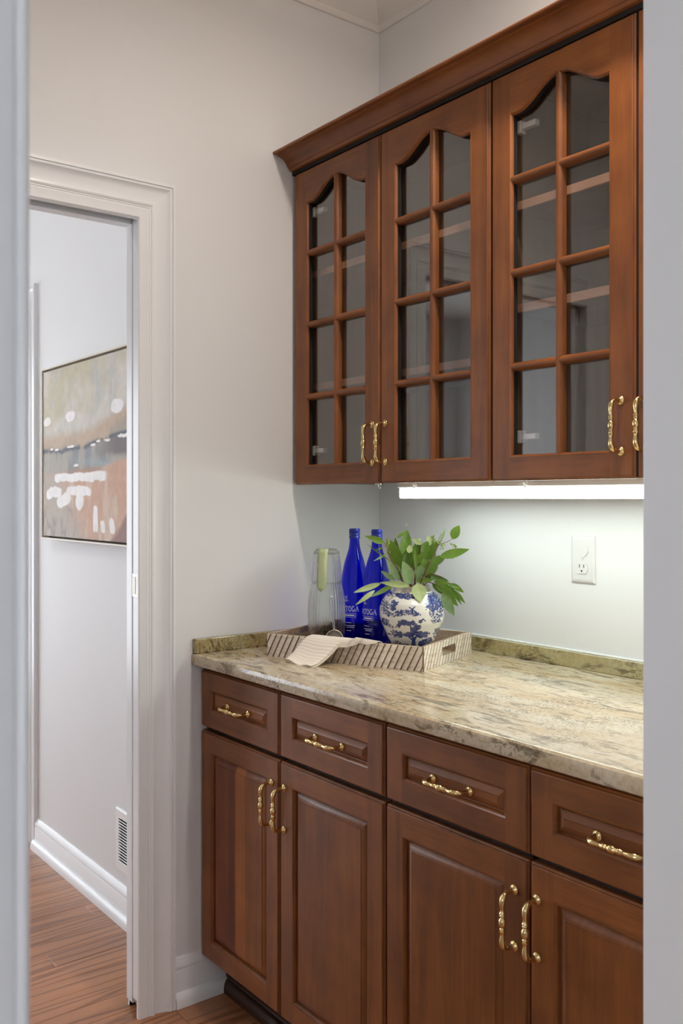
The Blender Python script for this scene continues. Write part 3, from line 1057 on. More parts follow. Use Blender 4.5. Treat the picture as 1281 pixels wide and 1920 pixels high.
# ------------------------------------------------------------------ recessed ceiling lights over the counter run
for i, (lx, ly) in enumerate(((1.25, -0.62),)):
    r = thing('recessed_light', 'round recessed ceiling light over the counter, outside the picture', 'light', (lx, ly, ZC))
    obj('trim_ring', MB().lathe([(0.050, -0.001), (0.050, -0.006), (0.075, -0.004), (0.077, -0.0005)], (lx, ly, ZC), 40, capb=False, capt=False), MAT['white_plastic'], r, smooth=True)
    obj('lens', MB().lathe([(0.0495, -0.002), (0.0495, -0.0005)], (lx, ly, ZC), 32), MAT['can_glow'], r)
    ld = bpy.data.lights.new('can_lamp', 'AREA')
    ld.shape = 'DISK'
    ld.size = 0.10
    ld.energy = CAN_POWER
    ld.color = (1.0, 0.885, 0.775)
    ld.spread = math.radians(165)
    lo = bpy.data.objects.new('can_lamp', ld)
    COL.objects.link(lo)
    lo.parent = r
    lo.location = (0, 0, -0.010)

fr_ = thing('fill_lamp', 'unseen flush round ceiling lamp added to brighten the room beyond', 'light', (-1.1, -2.0, ZC))  # unseen lamp, added to lift the far room
obj('shade', MB().lathe([(.17, 0), (.17, -.03), (.16, -.05), (.10, -.068), (.001, -.072)], (-1.1, -2.0, ZC), 40, capt=False), MAT['fill_lamp_glow'], fr_, smooth=True)
obj('base_ring', MB().lathe([(.18, 0), (.18, -.014), (.172, -.016)], (-1.1, -2.0, ZC), 40, capt=False), MAT['satin_nickel'], fr_, smooth=True)

# ------------------------------------------------------------------ outlet
ou = thing('wall_outlet', 'white duplex wall outlet above the counter', 'outlet', (0.769, 0, 1.173))
px0, px1, pz0, pz1 = 0.734, 0.804, 1.116, 1.2295
m = MB().sweep(rect(px0, px1, pz0, pz1), [(0, 0), (0, -.0025), (.002, -.0042), (.006, -.0058), (.010, -.0062)], lambda p, h: (p[0], h, p[1]))
k = len(m.v)
q = 0.010
m.v += [(px0 + q, -.0062, pz0 + q), (px1 - q, -.0062, pz0 + q), (px1 - q, -.0062, pz1 - q), (px0 + q, -.0062, pz1 - q)]
m.f.append((k, k + 1, k + 2, k + 3))
obj('cover_plate', m, MAT['outlet_plastic'], ou, smooth=25)
oc = (px0 + px1) / 2
for k, zc in enumerate((1.1955, 1.1525)):
    poly = []
    for i in range(28):
        a = 2 * PI * i / 28
        x_, z_ = 0.0172 * math.cos(a), 0.0172 * math.sin(a)
        if k == 1:
            z_ = max(-0.0135, min(0.0135, z_))
        poly.append((oc + x_, zc + z_))
    rc = obj('receptacle', MB().prism(poly, lambda p, h: (p[0], h, p[1]), -.0050, -.0082), MAT['outlet_plastic'], ou)
    m = MB()
    for sx_ in (-0.0063, 0.0063):
        m.box(oc + sx_ - .0011, oc + sx_ + .0011, -.0085, -.0060, zc + .0005, zc + .0085)
    m.prism([(oc + .0026 * math.cos(2 * PI * i / 10), zc - .0072 + .0026 * math.sin(2 * PI * i / 10)) for i in range(10)], lambda p, h: (p[0], h, p[1]), -.0060, -.0085)
    obj('slots', m, MAT['slot_dark'] if k == 1 else MAT['hinge_metal'], rc)
obj('screw', MB().prism([(oc + .0026 * math.cos(2 * PI * i / 12), 1.174 + .0026 * math.sin(2 * PI * i / 12)) for i in range(12)], lambda p, h: (p[0], h, p[1]), -.0055, -.0074), MAT['hinge_metal'], ou)

# ------------------------------------------------------------------ far room: painting, vent
def vnoise(x, y, seed=0):
    """smooth value noise, vectorised"""
    r = np.random.default_rng(seed).random((64, 64))
    xi = np.floor(x).astype(int); yi = np.floor(y).astype(int)
    fx = x - xi; fy = y - yi
    fx = fx * fx * (3 - 2 * fx); fy = fy * fy * (3 - 2 * fy)
    g = lambda a, b: r[a % 64, b % 64]
    return (g(xi, yi) * (1 - fx) + g(xi + 1, yi) * fx) * (1 - fy) + (g(xi, yi + 1) * (1 - fx) + g(xi + 1, yi + 1) * fx) * fy


def fbm(x, y, seed=0, o=4):
    s = 0; a = 0.5; t = 0
    for i in range(o):
        s = s + a * vnoise(x * 2 ** i, y * 2 ** i, seed + i); t += a; a *= 0.5
    return s / t


def srgb(*c):
    c = np.array(c, float) / 255
    return np.where(c <= 0.04045, c / 12.92, ((c + 0.055) / 1.055) ** 2.4)


def grid_object(name, P, C, mat, parent, wrap=False):
    """P (h,w,3) points, C (h,w,3) colours"""
    h, w = P.shape[:2]
    base = world_origin(parent)
    me = bpy.data.meshes.new(name)
    V = (P - np.array(base)).reshape(-1, 3)
    idx = np.arange(h * w).reshape(h, w)
    if wrap:
        idx = np.concatenate([idx, idx[:, :1]], 1)
    F = np.stack([idx[:-1, :-1], idx[:-1, 1:], idx[1:, 1:], idx[1:, :-1]], -1).reshape(-1, 4)
    me.vertices.add(len(V)); me.vertices.foreach_set('co', V.ravel())
    me.loops.add(F.size); me.loops.foreach_set('vertex_index', F.ravel())
    me.polygons.add(len(F)); me.polygons.foreach_set('loop_start', np.arange(0, F.size, 4))
    me.update(calc_edges=True)
    ca = me.color_attributes.new('Col', 'FLOAT_COLOR', 'POINT')
    rgba = np.concatenate([C.reshape(-1, 3), np.ones((h * w, 1))], 1)
    ca.data.foreach_set('color', rgba.ravel())
    me.polygons.foreach_set('use_smooth', [True] * len(me.polygons))
    me.materials.append(mat)
    o = bpy.data.objects.new(name, me)
    COL.objects.link(o)
    o.parent = parent
    ORIG[o] = base
    return o


pa = thing('painting', 'abstract landscape painting in a thin cream frame, seen through the doorway', 'painting', (-0.74, YF, 1.18))
ax0, ax1, az0, az1 = -1.150, -0.325, 1.182, 1.776
FRM = [(0, 0), (0, -.038), (.0008, -.039), (.0055, -.039), (.0060, -.038), (.0060, -.010)]
obj('frame', MB().sweep(rect(ax0 - 0.010, ax1 + 0.010, az0 - 0.010, az1 + 0.010), FRM, lambda p, h: (p[0], YF + h, p[1])), MAT['frame_cream'], pa)
obj('backing', MB().box(ax0 - 0.009, ax1 + 0.009, YF - 0.012, YF - 0.002, az0 - 0.009, az1 + 0.009), MAT['frame_gap'], pa)
gw, gh = 300, 300
u_, v_ = np.meshgrid(np.linspace(0, 1.16, gw), np.linspace(0, 1, gh))
nz = fbm(u_ * 4, v_ * 4, 1); n2 = fbm(u_ * 14 + 3, v_ * 5, 9); n3 = fbm(u_ * 30, v_ * 30, 21)
def mixc(a, b, k):
    return a * (1 - k[..., None]) + b * k[..., None]
def sm(x, a, b):
    t = np.clip((x - a) / (b - a), 0, 1)
    return t * t * (3 - 2 * t)
A = np.ones((gh, gw, 3))
uu, vv = u_ + (nz - .5) * .05, v_ + (nz - .5) * .05 + (n3 - .5) * .02
A[:] = srgb(203, 196, 184)
A = mixc(A, srgb(190, 180, 150), sm(nz, .45, .7))
A = mixc(A, srgb(183, 183, 176), sm(n2, .5, .75) * .8)
hz = 0.62 + 0.10 * sm(u_, .55, 1.0)        # hill line
A = mixc(A, srgb(186, 160, 132), sm(hz - vv, -.02, .06))
A = mixc(A, srgb(160, 146, 128), sm(hz - vv, .05, .12) * sm(n2, .35, .7))
road = 0.505 + 0.055 * sm(u_, .45, 1.0)
k = np.exp(-((vv - road) / .013) ** 2) * sm(n2, .25, .5)
low = sm(road - vv, 0.0, .02)
A = mixc(A, srgb(160, 152, 140), low)
A = mixc(A, srgb(112, 118, 120), low * sm(n2, .45, .7) * .85)
A = mixc(A, srgb(95, 78, 76), low * sm(u_, .6, .9) * sm(vv, .43, .47))
k2 = np.exp(-((vv - (.415 + .02 * np.sin(u_ * 5))) / .022) ** 2)
A = mixc(A, srgb(140, 158, 162), k2 * .8 * sm(u_, .3, .75))
A = mixc(A, srgb(60, 66, 78), np.clip(k * 1.25, 0, 1))
bot = sm(.385 - vv + .06 * sm(u_, .6, 1), 0, .04)
A = mixc(A, srgb(196, 150, 120), bot)
A = mixc(A, srgb(172, 158, 142), bot * sm(.45 - uu + (.25 - vv) * .8, -.05, .3))
A = mixc(A, srgb(122, 112, 108), bot * sm(n2, .48, .66) * sm(.24 - vv, 0, .12) * sm(.5 - uu, -.1, .25))
A = mixc(A, srgb(206, 186, 164), bot * sm(n2, .55, .75) * .7)
A = mixc(A, srgb(132, 88, 74), sm(u_ + (.1 - vv) * 1.2, .93, 1.0) * sm(.16 - vv, 0, .05))
k = np.exp(-((vv - (.372)) / .02) ** 2) * np.exp(-((uu - .53) / .2) ** 2)
A = mixc(A, srgb(166, 116, 74), np.clip(k * 1.2, 0, 1) * .8)
for (cu, cv, ru, rv, sq) in [(.06, .70, .05, .028, 2), (.36, .705, .062, .030, 2), (.90, .715, .065, .042, 2), (.52, .343, .26, .026, 4), (.30, .345, .15, .026, 4),
                             (.155, .262, .10, .032, 4), (.46, .262, .155, .027, 4), (.30, .222, .06, .04, 2), (.24, .205, .06, .032, 2), (.47, .205, .05, .05, 2),
                             (.665, .115, .03, .075, 4), (.745, .075, .024, .042, 4), (.845, .078, .025, .045, 4),
                             (.11, .515, .022, .008, 2), (.18, .513, .03, .009, 2), (.36, .518, .05, .008, 2), (.62, .508, .03, .008, 2), (.68, .525, .025, .007, 2), (.78, .525, .035, .009, 2), (.95, .545, .055, .009, 2), (.43, .41, .03, .009, 2)]:
    d = (np.abs((uu - cu) / ru) ** sq + np.abs((vv - cv) / rv) ** sq)
    A = mixc(A, srgb(238, 234, 232), 1 - sm(d, .75, 1.15))
A *= (0.86 + 0.20 * n3 + 0.10 * fbm(u_ * 60 + nz * 6, v_ * 9, 71))[..., None]
P = np.stack([ax0 + 0.0015 + (ax1 - ax0 - 0.003) * u_ / 1.16, np.full_like(u_, YF - 0.0345) - (n3 - .5) * .0008, az0 + 0.0025 + (az1 - az0 - 0.005) * v_], -1)
grid_object('canvas', P, A, MAT['oil_paint'], pa)
obj('stretcher', MB().box(ax0 + 0.0015, ax1 - 0.0015, YF - 0.0335, YF - 0.012, az0 + 0.0025, az1 - 0.0025), MAT['linen_plain'], pa)

ve = thing('wall_vent', 'white louvered air return low on the wall beyond', 'vent', (-0.465, YF, 0.25))
vx0, vx1, vz0, vz1 = -0.585, -0.345, 0.150, 0.343
m = MB().sweep(rect(vx0, vx1, vz0, vz1), [(0, 0), (0, -.004), (.004, -.008), (.026, -.008), (.027, -.002)], lambda p, h: (p[0], YF + h, p[1]))
obj('frame', m, MAT['white_plastic'], ve)
obj('duct', MB().box(vx0 + .026, vx1 - .026, YF - .0015, YF - .0005, vz0 + .026, vz1 - .026), MAT['slot_dark'], ve)
m = MB()
for i in range(16):
    z = vz0 + .028 + i * (vz1 - vz0 - .056) / 15
    m.obox(((vx0 + vx1) / 2, YF - .0045, z), (1, 0, 0), (0, .8, -.6), (0, .6, .8), (vx1 - vx0) / 2 - .026, .0042, .0010)
obj('louvers', m, MAT['white_plastic'], ve)
obj('screw', MB().tube([(vx0 + .012, YF - .007, .245), (vx0 + .012, YF - .0092, .245)], .0028, 10), MAT['hinge_metal'], ve)

# ------------------------------------------------------------------ tray
FL2 = Vector((0.161, -0.509))
e1 = Vector((0.925, 0.380)).normalized()
e2 = Vector((-e1.y, e1.x))
TL, TD, TH = 0.442, 0.292, 0.0575
TZ = 0.9118


def TP(a, b, z=0.0):
    p = FL2 + e1 * a + e2 * b
    return Vector((p.x, p.y, TZ + z))


ty = thing('serving_tray', 'whitewashed wooden serving tray with diagonal ribbed sides and cut-out handles', 'tray', TP(TL / 2, TD / 2))


def clip(poly, nx, ny, c):
    """keep nx*x+ny*y<=c"""
    out = []
    for i in range(len(poly)):
        p, q = poly[i], poly[(i + 1) % len(poly)]
        dp, dq = nx * p[0] + ny * p[1] - c, nx * q[0] + ny * q[1] - c
        if dp <= 0:
            out.append(p)
        if (dp < 0 < dq) or (dq < 0 < dp):
            s = dp / (dp - dq)
            out.append((p[0] + (q[0] - p[0]) * s, p[1] + (q[1] - p[1]) * s))
    return out if len(out) > 2 else None


def pieces(poly, L, hole):
    poly = clip(poly, -1, 0, 0.0)
    for c_ in ((1, 0, L), (0, -1, 0), (0, 1, TH)):
        poly = poly and clip(poly, *c_)
    if not poly:
        return []
    if not hole:
        return [poly]
    a0, a1, h0, h1 = hole
    out = []
    out.append(clip(poly, 1, 0, a0))
    out.append(clip(poly, -1, 0, -a1))
    mid = clip(poly, -1, 0, -a0)
    mid = mid and clip(mid, 1, 0, a1)
    if mid:
        out.append(clip(mid, 0, -1, -h1))
        out.append(clip(mid, 0, 1, h0))
    return [p for p in out if p]


tk = 0.009


def tray_side(L, fn, hole, name):
    """fn(s,z,out)->3D point: s along side, out = outward"""
    m = MB()
    for pl in pieces([(0, 0), (L, 0), (L, TH), (0, TH)], L, hole):
        m.prism(pl, lambda p, h: fn(p[0], p[1], h), -tk, 0.0)
    side = obj(name, m, MAT['tray_inside'], ty)
    m = MB()
    for pl in pieces([(0, 0), (L, 0), (L, TH - .001), (0, TH - .001)], L, hole):
        m.prism(pl, lambda p, h: fn(p[0], p[1], h), 0.0, 0.0004)
    obj('groove_shade', m, MAT['tray_groove'], side)  # thin dark sheet, shade between the strips put into its colour
    w, lean = 0.0175, 0.029
    n = int(L / w) + 3
    for i in range(-2, n):
        s0 = i * w
        P4 = [(s0, 0), (s0 + w - (0.0030 if hole else 0.0018), 0), (s0 + w - (0.0030 if hole else 0.0018) + lean, TH), (s0 + lean, TH)]
        ps = pieces(P4, L, hole)
        if not ps:
            continue
        m = MB()
        for pl in ps:
            def top(p):
                t_ = (p[0] - lean * p[1] / TH - s0) / w
                t_ = 1 - t_ if hole else t_
                return 0.0026 if hole else 0.0006 + 0.0042 * min(1, max(0, t_))
            k_ = len(pl)
            v = [fn(p[0], p[1], 0.0) for p in pl] + [fn(p[0], p[1], top(p)) for p in pl]
            m.add(v, [tuple(range(k_))[::-1], tuple(range(k_, 2 * k_))] + [(q_, (q_ + 1) % k_, k_ + (q_ + 1) % k_, k_ + q_) for q_ in range(k_)])
        so_ = obj('strip', m, MAT['tray_wood'], side)
        so_.data.materials.append(MAT['tray_groove'])
        out_ = Vector(fn(0, 0, 1)) - Vector(fn(0, 0, 0))
        for pg in so_.data.polygons:                      # bare brown wood on the sawn strip edges
            if abs(pg.normal.dot(out_)) < .5 and abs(pg.normal.z) < .8:
                pg.material_index = 1
    return side


hole = (TD / 2 - 0.040, TD / 2 + 0.040, 0.021, 0.042)
tray_side(TL, lambda s, z, o_: TP(s, -o_, z), None, 'front_side')
tray_side(TD, lambda s, z, o_: TP(TL + o_, s, z), hole, 'end_side')
tray_side(TL, lambda s, z, o_: TP(TL - s, TD + o_, z), None, 'back_side')
tray_side(TD, lambda s, z, o_: TP(-o_, TD - s, z), hole, 'end_side')
m = MB().prism([(tk, tk), (TL - tk, tk), (TL - tk, TD - tk), (tk, TD - tk)], lambda p, h: TP(p[0], p[1], h), 0.0002, 0.0066)
obj('bottom', m, MAT['tray_inside'], ty)
FLOOR_Z = TZ + 0.0068

# ------------------------------------------------------------------ blue bottles
GL = {  # letters on a unit cell: list of (polyline, thickness)
    'T': [([(0, 1), (.8, 1)], .10), ([(.4, 1), (.4, 0)], .17), ([(.2, 0), (.6, 0)], .07), ([(0, 1), (0, .8)], .07), ([(.8, 1), (.8, .8)], .07)],
    'O': [([(.42 + .36 * math.cos(a * PI / 8), .5 + .5 * math.sin(a * PI / 8)) for a in range(17)], .13)],
    'G': [([(.42 + .38 * math.cos(a * PI / 10), .5 + .5 * math.sin(a * PI / 10)) for a in range(3, 19)], .13), ([(.76, .45), (.76, .08)], .15), ([(.55, .45), (.9, .45)], .07)],
    'A': [([(0.02, 0), (.4, 1)], .08), ([(.4, 1), (.78, 0)], .17), ([(.18, .34), (.62, .34)], .07), ([(-.1, 0), (.2, 0)], .06), ([(.6, 0), (.95, 0)], .06)],
    'R': [([(.1, 0), (.1, 1)], .16), ([(.1, 1), (.5, .98), (.66, .78), (.5, .55), (.1, .52)], .10), ([(.4, .52), (.75, 0)], .15), ([(-.05, 0), (.28, 0)], .06), ([(.62, 0), (.9, 0)], .06)],
    'S': [([(.68, .78), (.6, .95), (.38, 1), (.12, .88), (.12, .68), (.4, .52), (.66, .36), (.66, .12), (.4, 0), (.12, .06), (.05, .24)], .13)],
    '.': [([(.1, .0), (.1, .12)], .14)],
}


def strokes(m, lines, fn):
    """flat ribbons along 2D polylines mapped by fn"""
    for pl, th in lines:
        for p, q in zip(pl[:-1], pl[1:]):
            p, q = Vector(p), Vector(q)
            d = (q - p)
            if d.length < 1e-9:
                continue
            d.normalize()
            nn = Vector((-d.y, d.x)) * th / 2
            a, b = p - d * th * .2, q + d * th * .2
            m.add([fn(a + nn), fn(b + nn), fn(b - nn), fn(a - nn)], [(0, 1, 2, 3)])


def bottle(cx, cy, label, phi_end, fill):
    b = thing('glass_bottle', label, 'bottle', (cx, cy, FLOOR_Z), 'cobalt blue glass bottles on the tray')
    pr = [(.030, .002), (.0355, .004), (.0375, .009), (.0378, .02), (.0378, .140), (.0375, .158), (.0365, .176), (.0340, .197), (.0300, .217), (.0258, .234), (.0205, .250), (.0165, .263), (.0142, .276), (.0134, .288), (.0134, .296)]
    inner = [(r - .0022, z + .001) for r, z in pr if z > .004]
    m = MB().lathe([(0.001, .004)] + pr + inner[::-1] + [(.001, .010)], (cx, cy, FLOOR_Z), 56, capb=True, capt=True)
    m2 = MB().lathe(pr, (cx, cy, FLOOR_Z), 56, capb=True, capt=False)
    obj('glass', m2, MAT['blue_glass'], b, smooth=True)
    cap = [(.0136, .292), (.0148, .2925), (.0148, .2985), (.0140, .2995), (.0140, .301), (.0150, .302), (.0150, .305), (.0143, .306), (.0143, .3075), (.0150, .3085), (.0150, .3155), (.0143, .3185), (.012, .3195)]
    obj('cap', MB().lathe(cap, (cx, cy, FLOOR_Z), 36), MAT['cap_blue'], b, smooth=True)
    # white print wrapped on the body
    R = .0384
    phi0 = math.atan2(CAM.y - cy, CAM.x - cx)     # side the print is turned to, as in the picture

    def wrap(scale, s_off, z_off):
        def fn(p):
            a = phi0 + phi_end + (s_off + p.x * scale) / R
            return (cx + R * math.cos(a), cy + R * math.sin(a), FLOOR_Z + z_off + p.y * scale)
        return fn
    m = MB()
    word, sc, nx = 'SARATOGA', 0.0132, 0.74
    adv = {'T': .92, 'O': .98, 'G': 1.04, 'A': .98, 'R': .98, 'S': .92, '.': .4}
    s = -sum(adv[c] for c in word) * sc * nx
    zw = .0995

    def narrow(ch, k, s_, z_):
        w_ = wrap(k, s_, z_)
        strokes(m, GL[ch], lambda p: w_(Vector((p.x * nx, p.y))))
    for ch in word:
        narrow(ch, sc, s, zw)
        s += adv[ch] * sc * nx
    narrow('S', .0135, -.0405, zw + .0265)
    narrow('.', .0135, -.0315, zw + .0265)
    # outlined box; the small print is unreadable in the picture and stays plain dashes
    bw = wrap(1, -.0100, zw - .0155)
    N_ = 12
    top = [(-.042 * q_ / N_, .0098) for q_ in range(N_ + 1)]
    strokes(m, [([(p_[0], 0) for p_ in top], .0007), (top, .0007), ([(0, 0), (0, .0098)], .0007)], bw)
    for r_, (z_, n_, x_) in enumerate(((.0049, 8, -.004), (-.015, 5, -.012), (-.0225, 8, -.003), (-.027, 6, -.005), (-.036, 4, -.012))):
        for i in range(n_):
            strokes(m, [([(0, 0), (.0023, 0)], .0034 if r_ == 0 else .0015)], wrap(1, -.012 + x_ - i * .0036, zw - .0155 + z_))
    pr_o = obj('print', m, MAT['print_white'], b)
    pr_o['label'] = 'white lettering on the blue glass'
    return b


t = NT('cap_blue')
t.set(Base_Color=(0.012, 0.03, 0.34), Roughness=0.25)
bottle(0.2127, -0.264, 'cobalt blue glass bottle standing beside the ribbed carafe', 0.326, .0)
bottle(0.305, -0.262, 'cobalt blue glass bottle standing directly behind the blue and white vase', 0.0, .0)

# ------------------------------------------------------------------ ribbed carafe with tumbler lid
cx, cy = 0.204, -0.352
ca = thing('glass_carafe', 'clear ribbed glass carafe topped with an upturned tumbler', 'carafe', (cx, cy, FLOOR_Z))
cb = FLOOR_Z
body = [(.036, .001), (.0415, .003), (.0440, .012), (.0452, .03), (.0470, .055), (.0482, .095), (.0470, .125), (.0440, .148), (.0412, .161), (.0392, .170), (.0372, .176), (.0360, .180)]
inner = [(.034, .006), (.0400, .010), (.0425, .03), (.0440, .055), (.0452, .095), (.0440, .125), (.0412, .148), (.0385, .160), (.0360, .170), (.0345, .178)]
m = MB().lathe(body + [(r - .0008, z) for r, z in inner[::-1]], (cx, cy, cb), 180, rib=.0024, ribs=36)
obj('carafe_body', m, MAT['carafe_glass'], ca, smooth=50)
tum = [(.0385, .1785), (.0392, .184), (.0385, .190), (.0374, .215), (.0350, .240), (.0325, .255), (.0300, .262), (.0275, .2665), (.022, .268)]
tin = [(.001, .2565), (.026, .256), (.0300, .252), (.0322, .240), (.0345, .215), (.0355, .1845)]
m = MB().lathe(tum + [(.001, .268)] + tin + [tum[0]], (cx, cy, cb), 180, rib=.0020, ribs=36, capb=False, capt=False, ribr=(.1815, .264))
obj('tumbler', m, MAT['carafe_glass'], ca, smooth=50)
# pale green paper strip hanging down the front
phi = math.atan2(CAM.y - cy, CAM.x - cx)
strip = []
prof_s = [(.0255, .2690, 0), (.0300, .2655, .0), (.0335, .257, .0), (.0365, .243, 0), (.0388, .218, 0), (.0402, .192, 0), (.0404, .180, 0), (.0418, .170, 0)]
pts = []
for i, (r, z, _) in enumerate(prof_s + [(.0440, .158, 0)]):
    w_ = .0130 if i < 8 else .0025
    ctr = phi - 0.30 - (.04 * i / 8)
    pts.append([(cx + (r + .0022) * math.cos(ctr + k * w_ / r), cy + (r + .0022) * math.sin(ctr + k * w_ / r), cb + z) for k in (-1, -.33, .33, 1)])
m = MB()
for i in range(len(pts)):
    m.v += pts[i]
for i in range(len(pts) - 1):
    for k in range(3):
        m.f.append((i * 4 + k, i * 4 + k + 1, i * 4 + k + 5, i * 4 + k + 4))
o = obj('paper_strip', m, MAT['tag_paper'], ca, smooth=60)
o['label'] = 'pale green paper strip'
so = o.modifiers.new('thick', 'SOLIDIFY')
so.thickness = .0006
# loose tea inside
m = MB()
for i in range(700):
    a, rr = random.uniform(0, 2 * PI), .039 * math.sqrt(random.random())
    top = .062 + .022 * math.cos(a - phi - 1.1) * rr / .038
    z = random.uniform(.012, max(.02, top))
    p = Vector((cx + rr * math.cos(a), cy + rr * math.sin(a), cb + z))
    q = Matrix.Rotation(random.uniform(0, PI), 3, Vector((random.gauss(0, 1), random.gauss(0, 1), random.gauss(0, 1))).normalized())
    m.obox(p, q.col[0], q.col[1], q.col[2], random.uniform(.003, .007), random.uniform(.0012, .003), .0006)
o = obj('dried_tea', m, MAT['tea_leaf'], None, at=(cx, cy, cb + .01))
tag(o, 'loose dried brown tea leaves filling the bottom of the carafe', 'tea', kind='stuff')

# tea strainer leaning on the carafe
sp = at_depth(627, 1189, 2.395)
toC = Vector((CAM.x - sp.x, CAM.y - sp.y, 0)).normalized()
side = Vector((-toC.y, toC.x, 0))
st = thing('tea_strainer', 'small wire mesh tea strainer with a looped handle leaning on the carafe', 'strainer', (sp.x, sp.y, FLOOR_Z))
rim_c = Vector((sp.x, sp.y, sp.z - .012))
upv = (Vector((0, 0, 1)) - toC * .22).normalized()
nrm = side.cross(upv).normalized()
if nrm.dot(toC) < 0:
    nrm = -nrm
rr = .0225
m = MB().tube([rim_c + (side * math.cos(a) + upv * math.sin(a)) * rr for a in np.linspace(0, 2 * PI, 33)], .0012, 8, cap=False)
obj('rim', m, MAT['wire_steel'], st, smooth=True)
m = MB()
rings = 7
for i in range(rings):
    ph = i / (rings - 1) * PI / 2
    for a in range(24):
        t_ = 2 * PI * a / 24
        m.v.append(tuple(rim_c + (side * math.cos(t_) + upv * math.sin(t_)) * rr * math.cos(ph) * .99 - nrm * .012 * math.sin(ph)))
for i in range(rings - 1):
    for a in range(24):
        m.f.append((i * 24 + a, i * 24 + (a + 1) % 24, (i + 1) * 24 + (a + 1) % 24, (i + 1) * 24 + a))
t = NT('wire_mesh')
t.set(Base_Color=t.ramp(t.noise(t.coords(), 1400, 1), [(0.4, (0.30, 0.28, 0.25)), (0.6, (0.60, 0.57, 0.52))]), Metallic=0.7, Roughness=0.45)
obj('mesh_bowl', m, MAT['wire_mesh'], st, smooth=True)
topc = rim_c + upv * rr
lp = [topc + side * -.0015, topc + upv * .03 - side * .006, topc + upv * .072 - side * .0125, topc + upv * .082 - side * .0115, topc + upv * .0855 - side * .008, topc + upv * .082 - side * .004, topc + upv * .070 - side * .0035, topc + upv * .03 - side * .001, topc + side * .0015]
cv = []
for i in range(len(lp) - 1):
    for s_ in range(4):
        p0, p1, p2, p3 = lp[max(0, i - 1)], lp[i], lp[i + 1], lp[min(len(lp) - 1, i + 2)]
        t_ = s_ / 4
        cv.append(0.5 * ((2 * p1) + (p2 - p0) * t_ + (2 * p0 - 5 * p1 + 4 * p2 - p3) * t_ ** 2 + (3 * p1 - p0 - 3 * p2 + p3) * t_ ** 3))
cv.append(lp[-1])
obj('handle', MB().tube(cv, .0011, 8), MAT['wire_steel'], st, smooth=True)

# ------------------------------------------------------------------ linen napkin
nk = thing('linen_napkin', 'cream linen napkin with beige stripes draped over the tray edge', 'napkin', TP(0.14, -0.03))


def cloth(name, rows, mat, parent, thick=.0022, wav=0.0, nu=26, nv=30, seed=0):
    """rows: list of (left point, right point) along the cloth length; smooth interpolated"""
    L = [Vector(r[0]) for r in rows]
    Rr = [Vector(r[1]) for r in rows]

    def cr(P, t_):
        n_ = len(P) - 1
        x_ = min(t_ * n_, n_ - 1e-6)
        i = int(x_); f = x_ - i
        p0, p1, p2, p3 = P[max(0, i - 1)], P[i], P[i + 1], P[min(n_, i + 2)]
        return 0.5 * ((2 * p1) + (p2 - p0) * f + (2 * p0 - 5 * p1 + 4 * p2 - p3) * f ** 2 + (3 * p1 - p0 - 3 * p2 + p3) * f ** 3)
    me = bpy.data.meshes.new(name)
    base = world_origin(parent)
    V, UV = [], []
    for j in range(nv + 1):
        t_ = j / nv
        a, b = cr(L, t_), cr(Rr, t_)
        for i in range(nu + 1):
            s_ = i / nu
            p = a.lerp(b, s_)
            p.z += wav * t_ ** 2 * (math.sin(s_ * 8.5 + seed) * .5 + .5 * math.sin(s_ * 4 + 1.3))
            V.append(tuple(p - base)); UV.append((s_, t_))
    F = [(j * (nu + 1) + i, j * (nu + 1) + i + 1, (j + 1) * (nu + 1) + i + 1, (j + 1) * (nu + 1) + i) for j in range(nv) for i in range(nu)]
    me.from_pydata(V, [], F)
    uvl = me.uv_layers.new(name='UVMap')
    for lp_ in me.loops:
        uvl.data[lp_.index].uv = UV[lp_.vertex_index]
    me.polygons.foreach_set('use_smooth', [True] * len(me.polygons))
    me.materials.append(mat)
    o_ = bpy.data.objects.new(name, me)
    COL.objects.link(o_)
    o_.parent = parent
    ORIG[o_] = base
    md = o_.modifiers.new('thick', 'SOLIDIFY')
    md.thickness = thick
    md.offset = 1.0
    return o_


zt = TH + .0035
rows = [(TP(.145, .040, zt - .030), TP(.250, .030, zt - .030)),
        (TP(.136, .016, zt - .001), TP(.243, .010, zt - .001)),
        (TP(.130, .000, zt + .002), TP(.238, -.002, zt + .002)),
        (TP(.118, -.014, zt - .008), TP(.222, -.018, zt - .010)),
        (TP(.106, -.030, .030), TP(.205, -.040, .026)),
        (TP(.096, -.048, .011), TP(.190, -.064, .008)),
        (TP(.090, -.060, .004), TP(.180, -.082, .004))]
cloth('top_fold', rows, MAT['striped_linen'], nk, .0024, .006, seed=.4)
rows2 = [(a + Vector((0, 0, -.0034)) + Vector((e1.x, e1.y, 0)) * .003, b + Vector((0, 0, -.0036)) + Vector((e1.x, e1.y, 0)) * .004) for a, b in rows]
rows2 = [(TP(.147, .036, zt - .032), TP(.252, .026, zt - .032))] + [(p + Vector((0, 0, 0)), q) for p, q in rows2[1:]]
cloth('under_fold', rows2, MAT['linen_plain'], nk, .0020, .004, seed=.9)
rows3 = [(TP(.232, .012, zt + .001), TP(.300, .022, zt - .004)),
         (TP(.226, -.002, zt + .003), TP(.298, .006, zt + .003)),
         (TP(.214, -.012, zt - .004), TP(.288, -.006, zt + .000)),
         (TP(.202, -.018, zt - .016), TP(.268, -.010, zt - .008)),
         (TP(.192, -.022, zt - .026), TP(.244, -.014, zt - .016))]
cloth('side_fold', rows3, MAT['striped_linen'], nk, .0024, .003, seed=2.0)
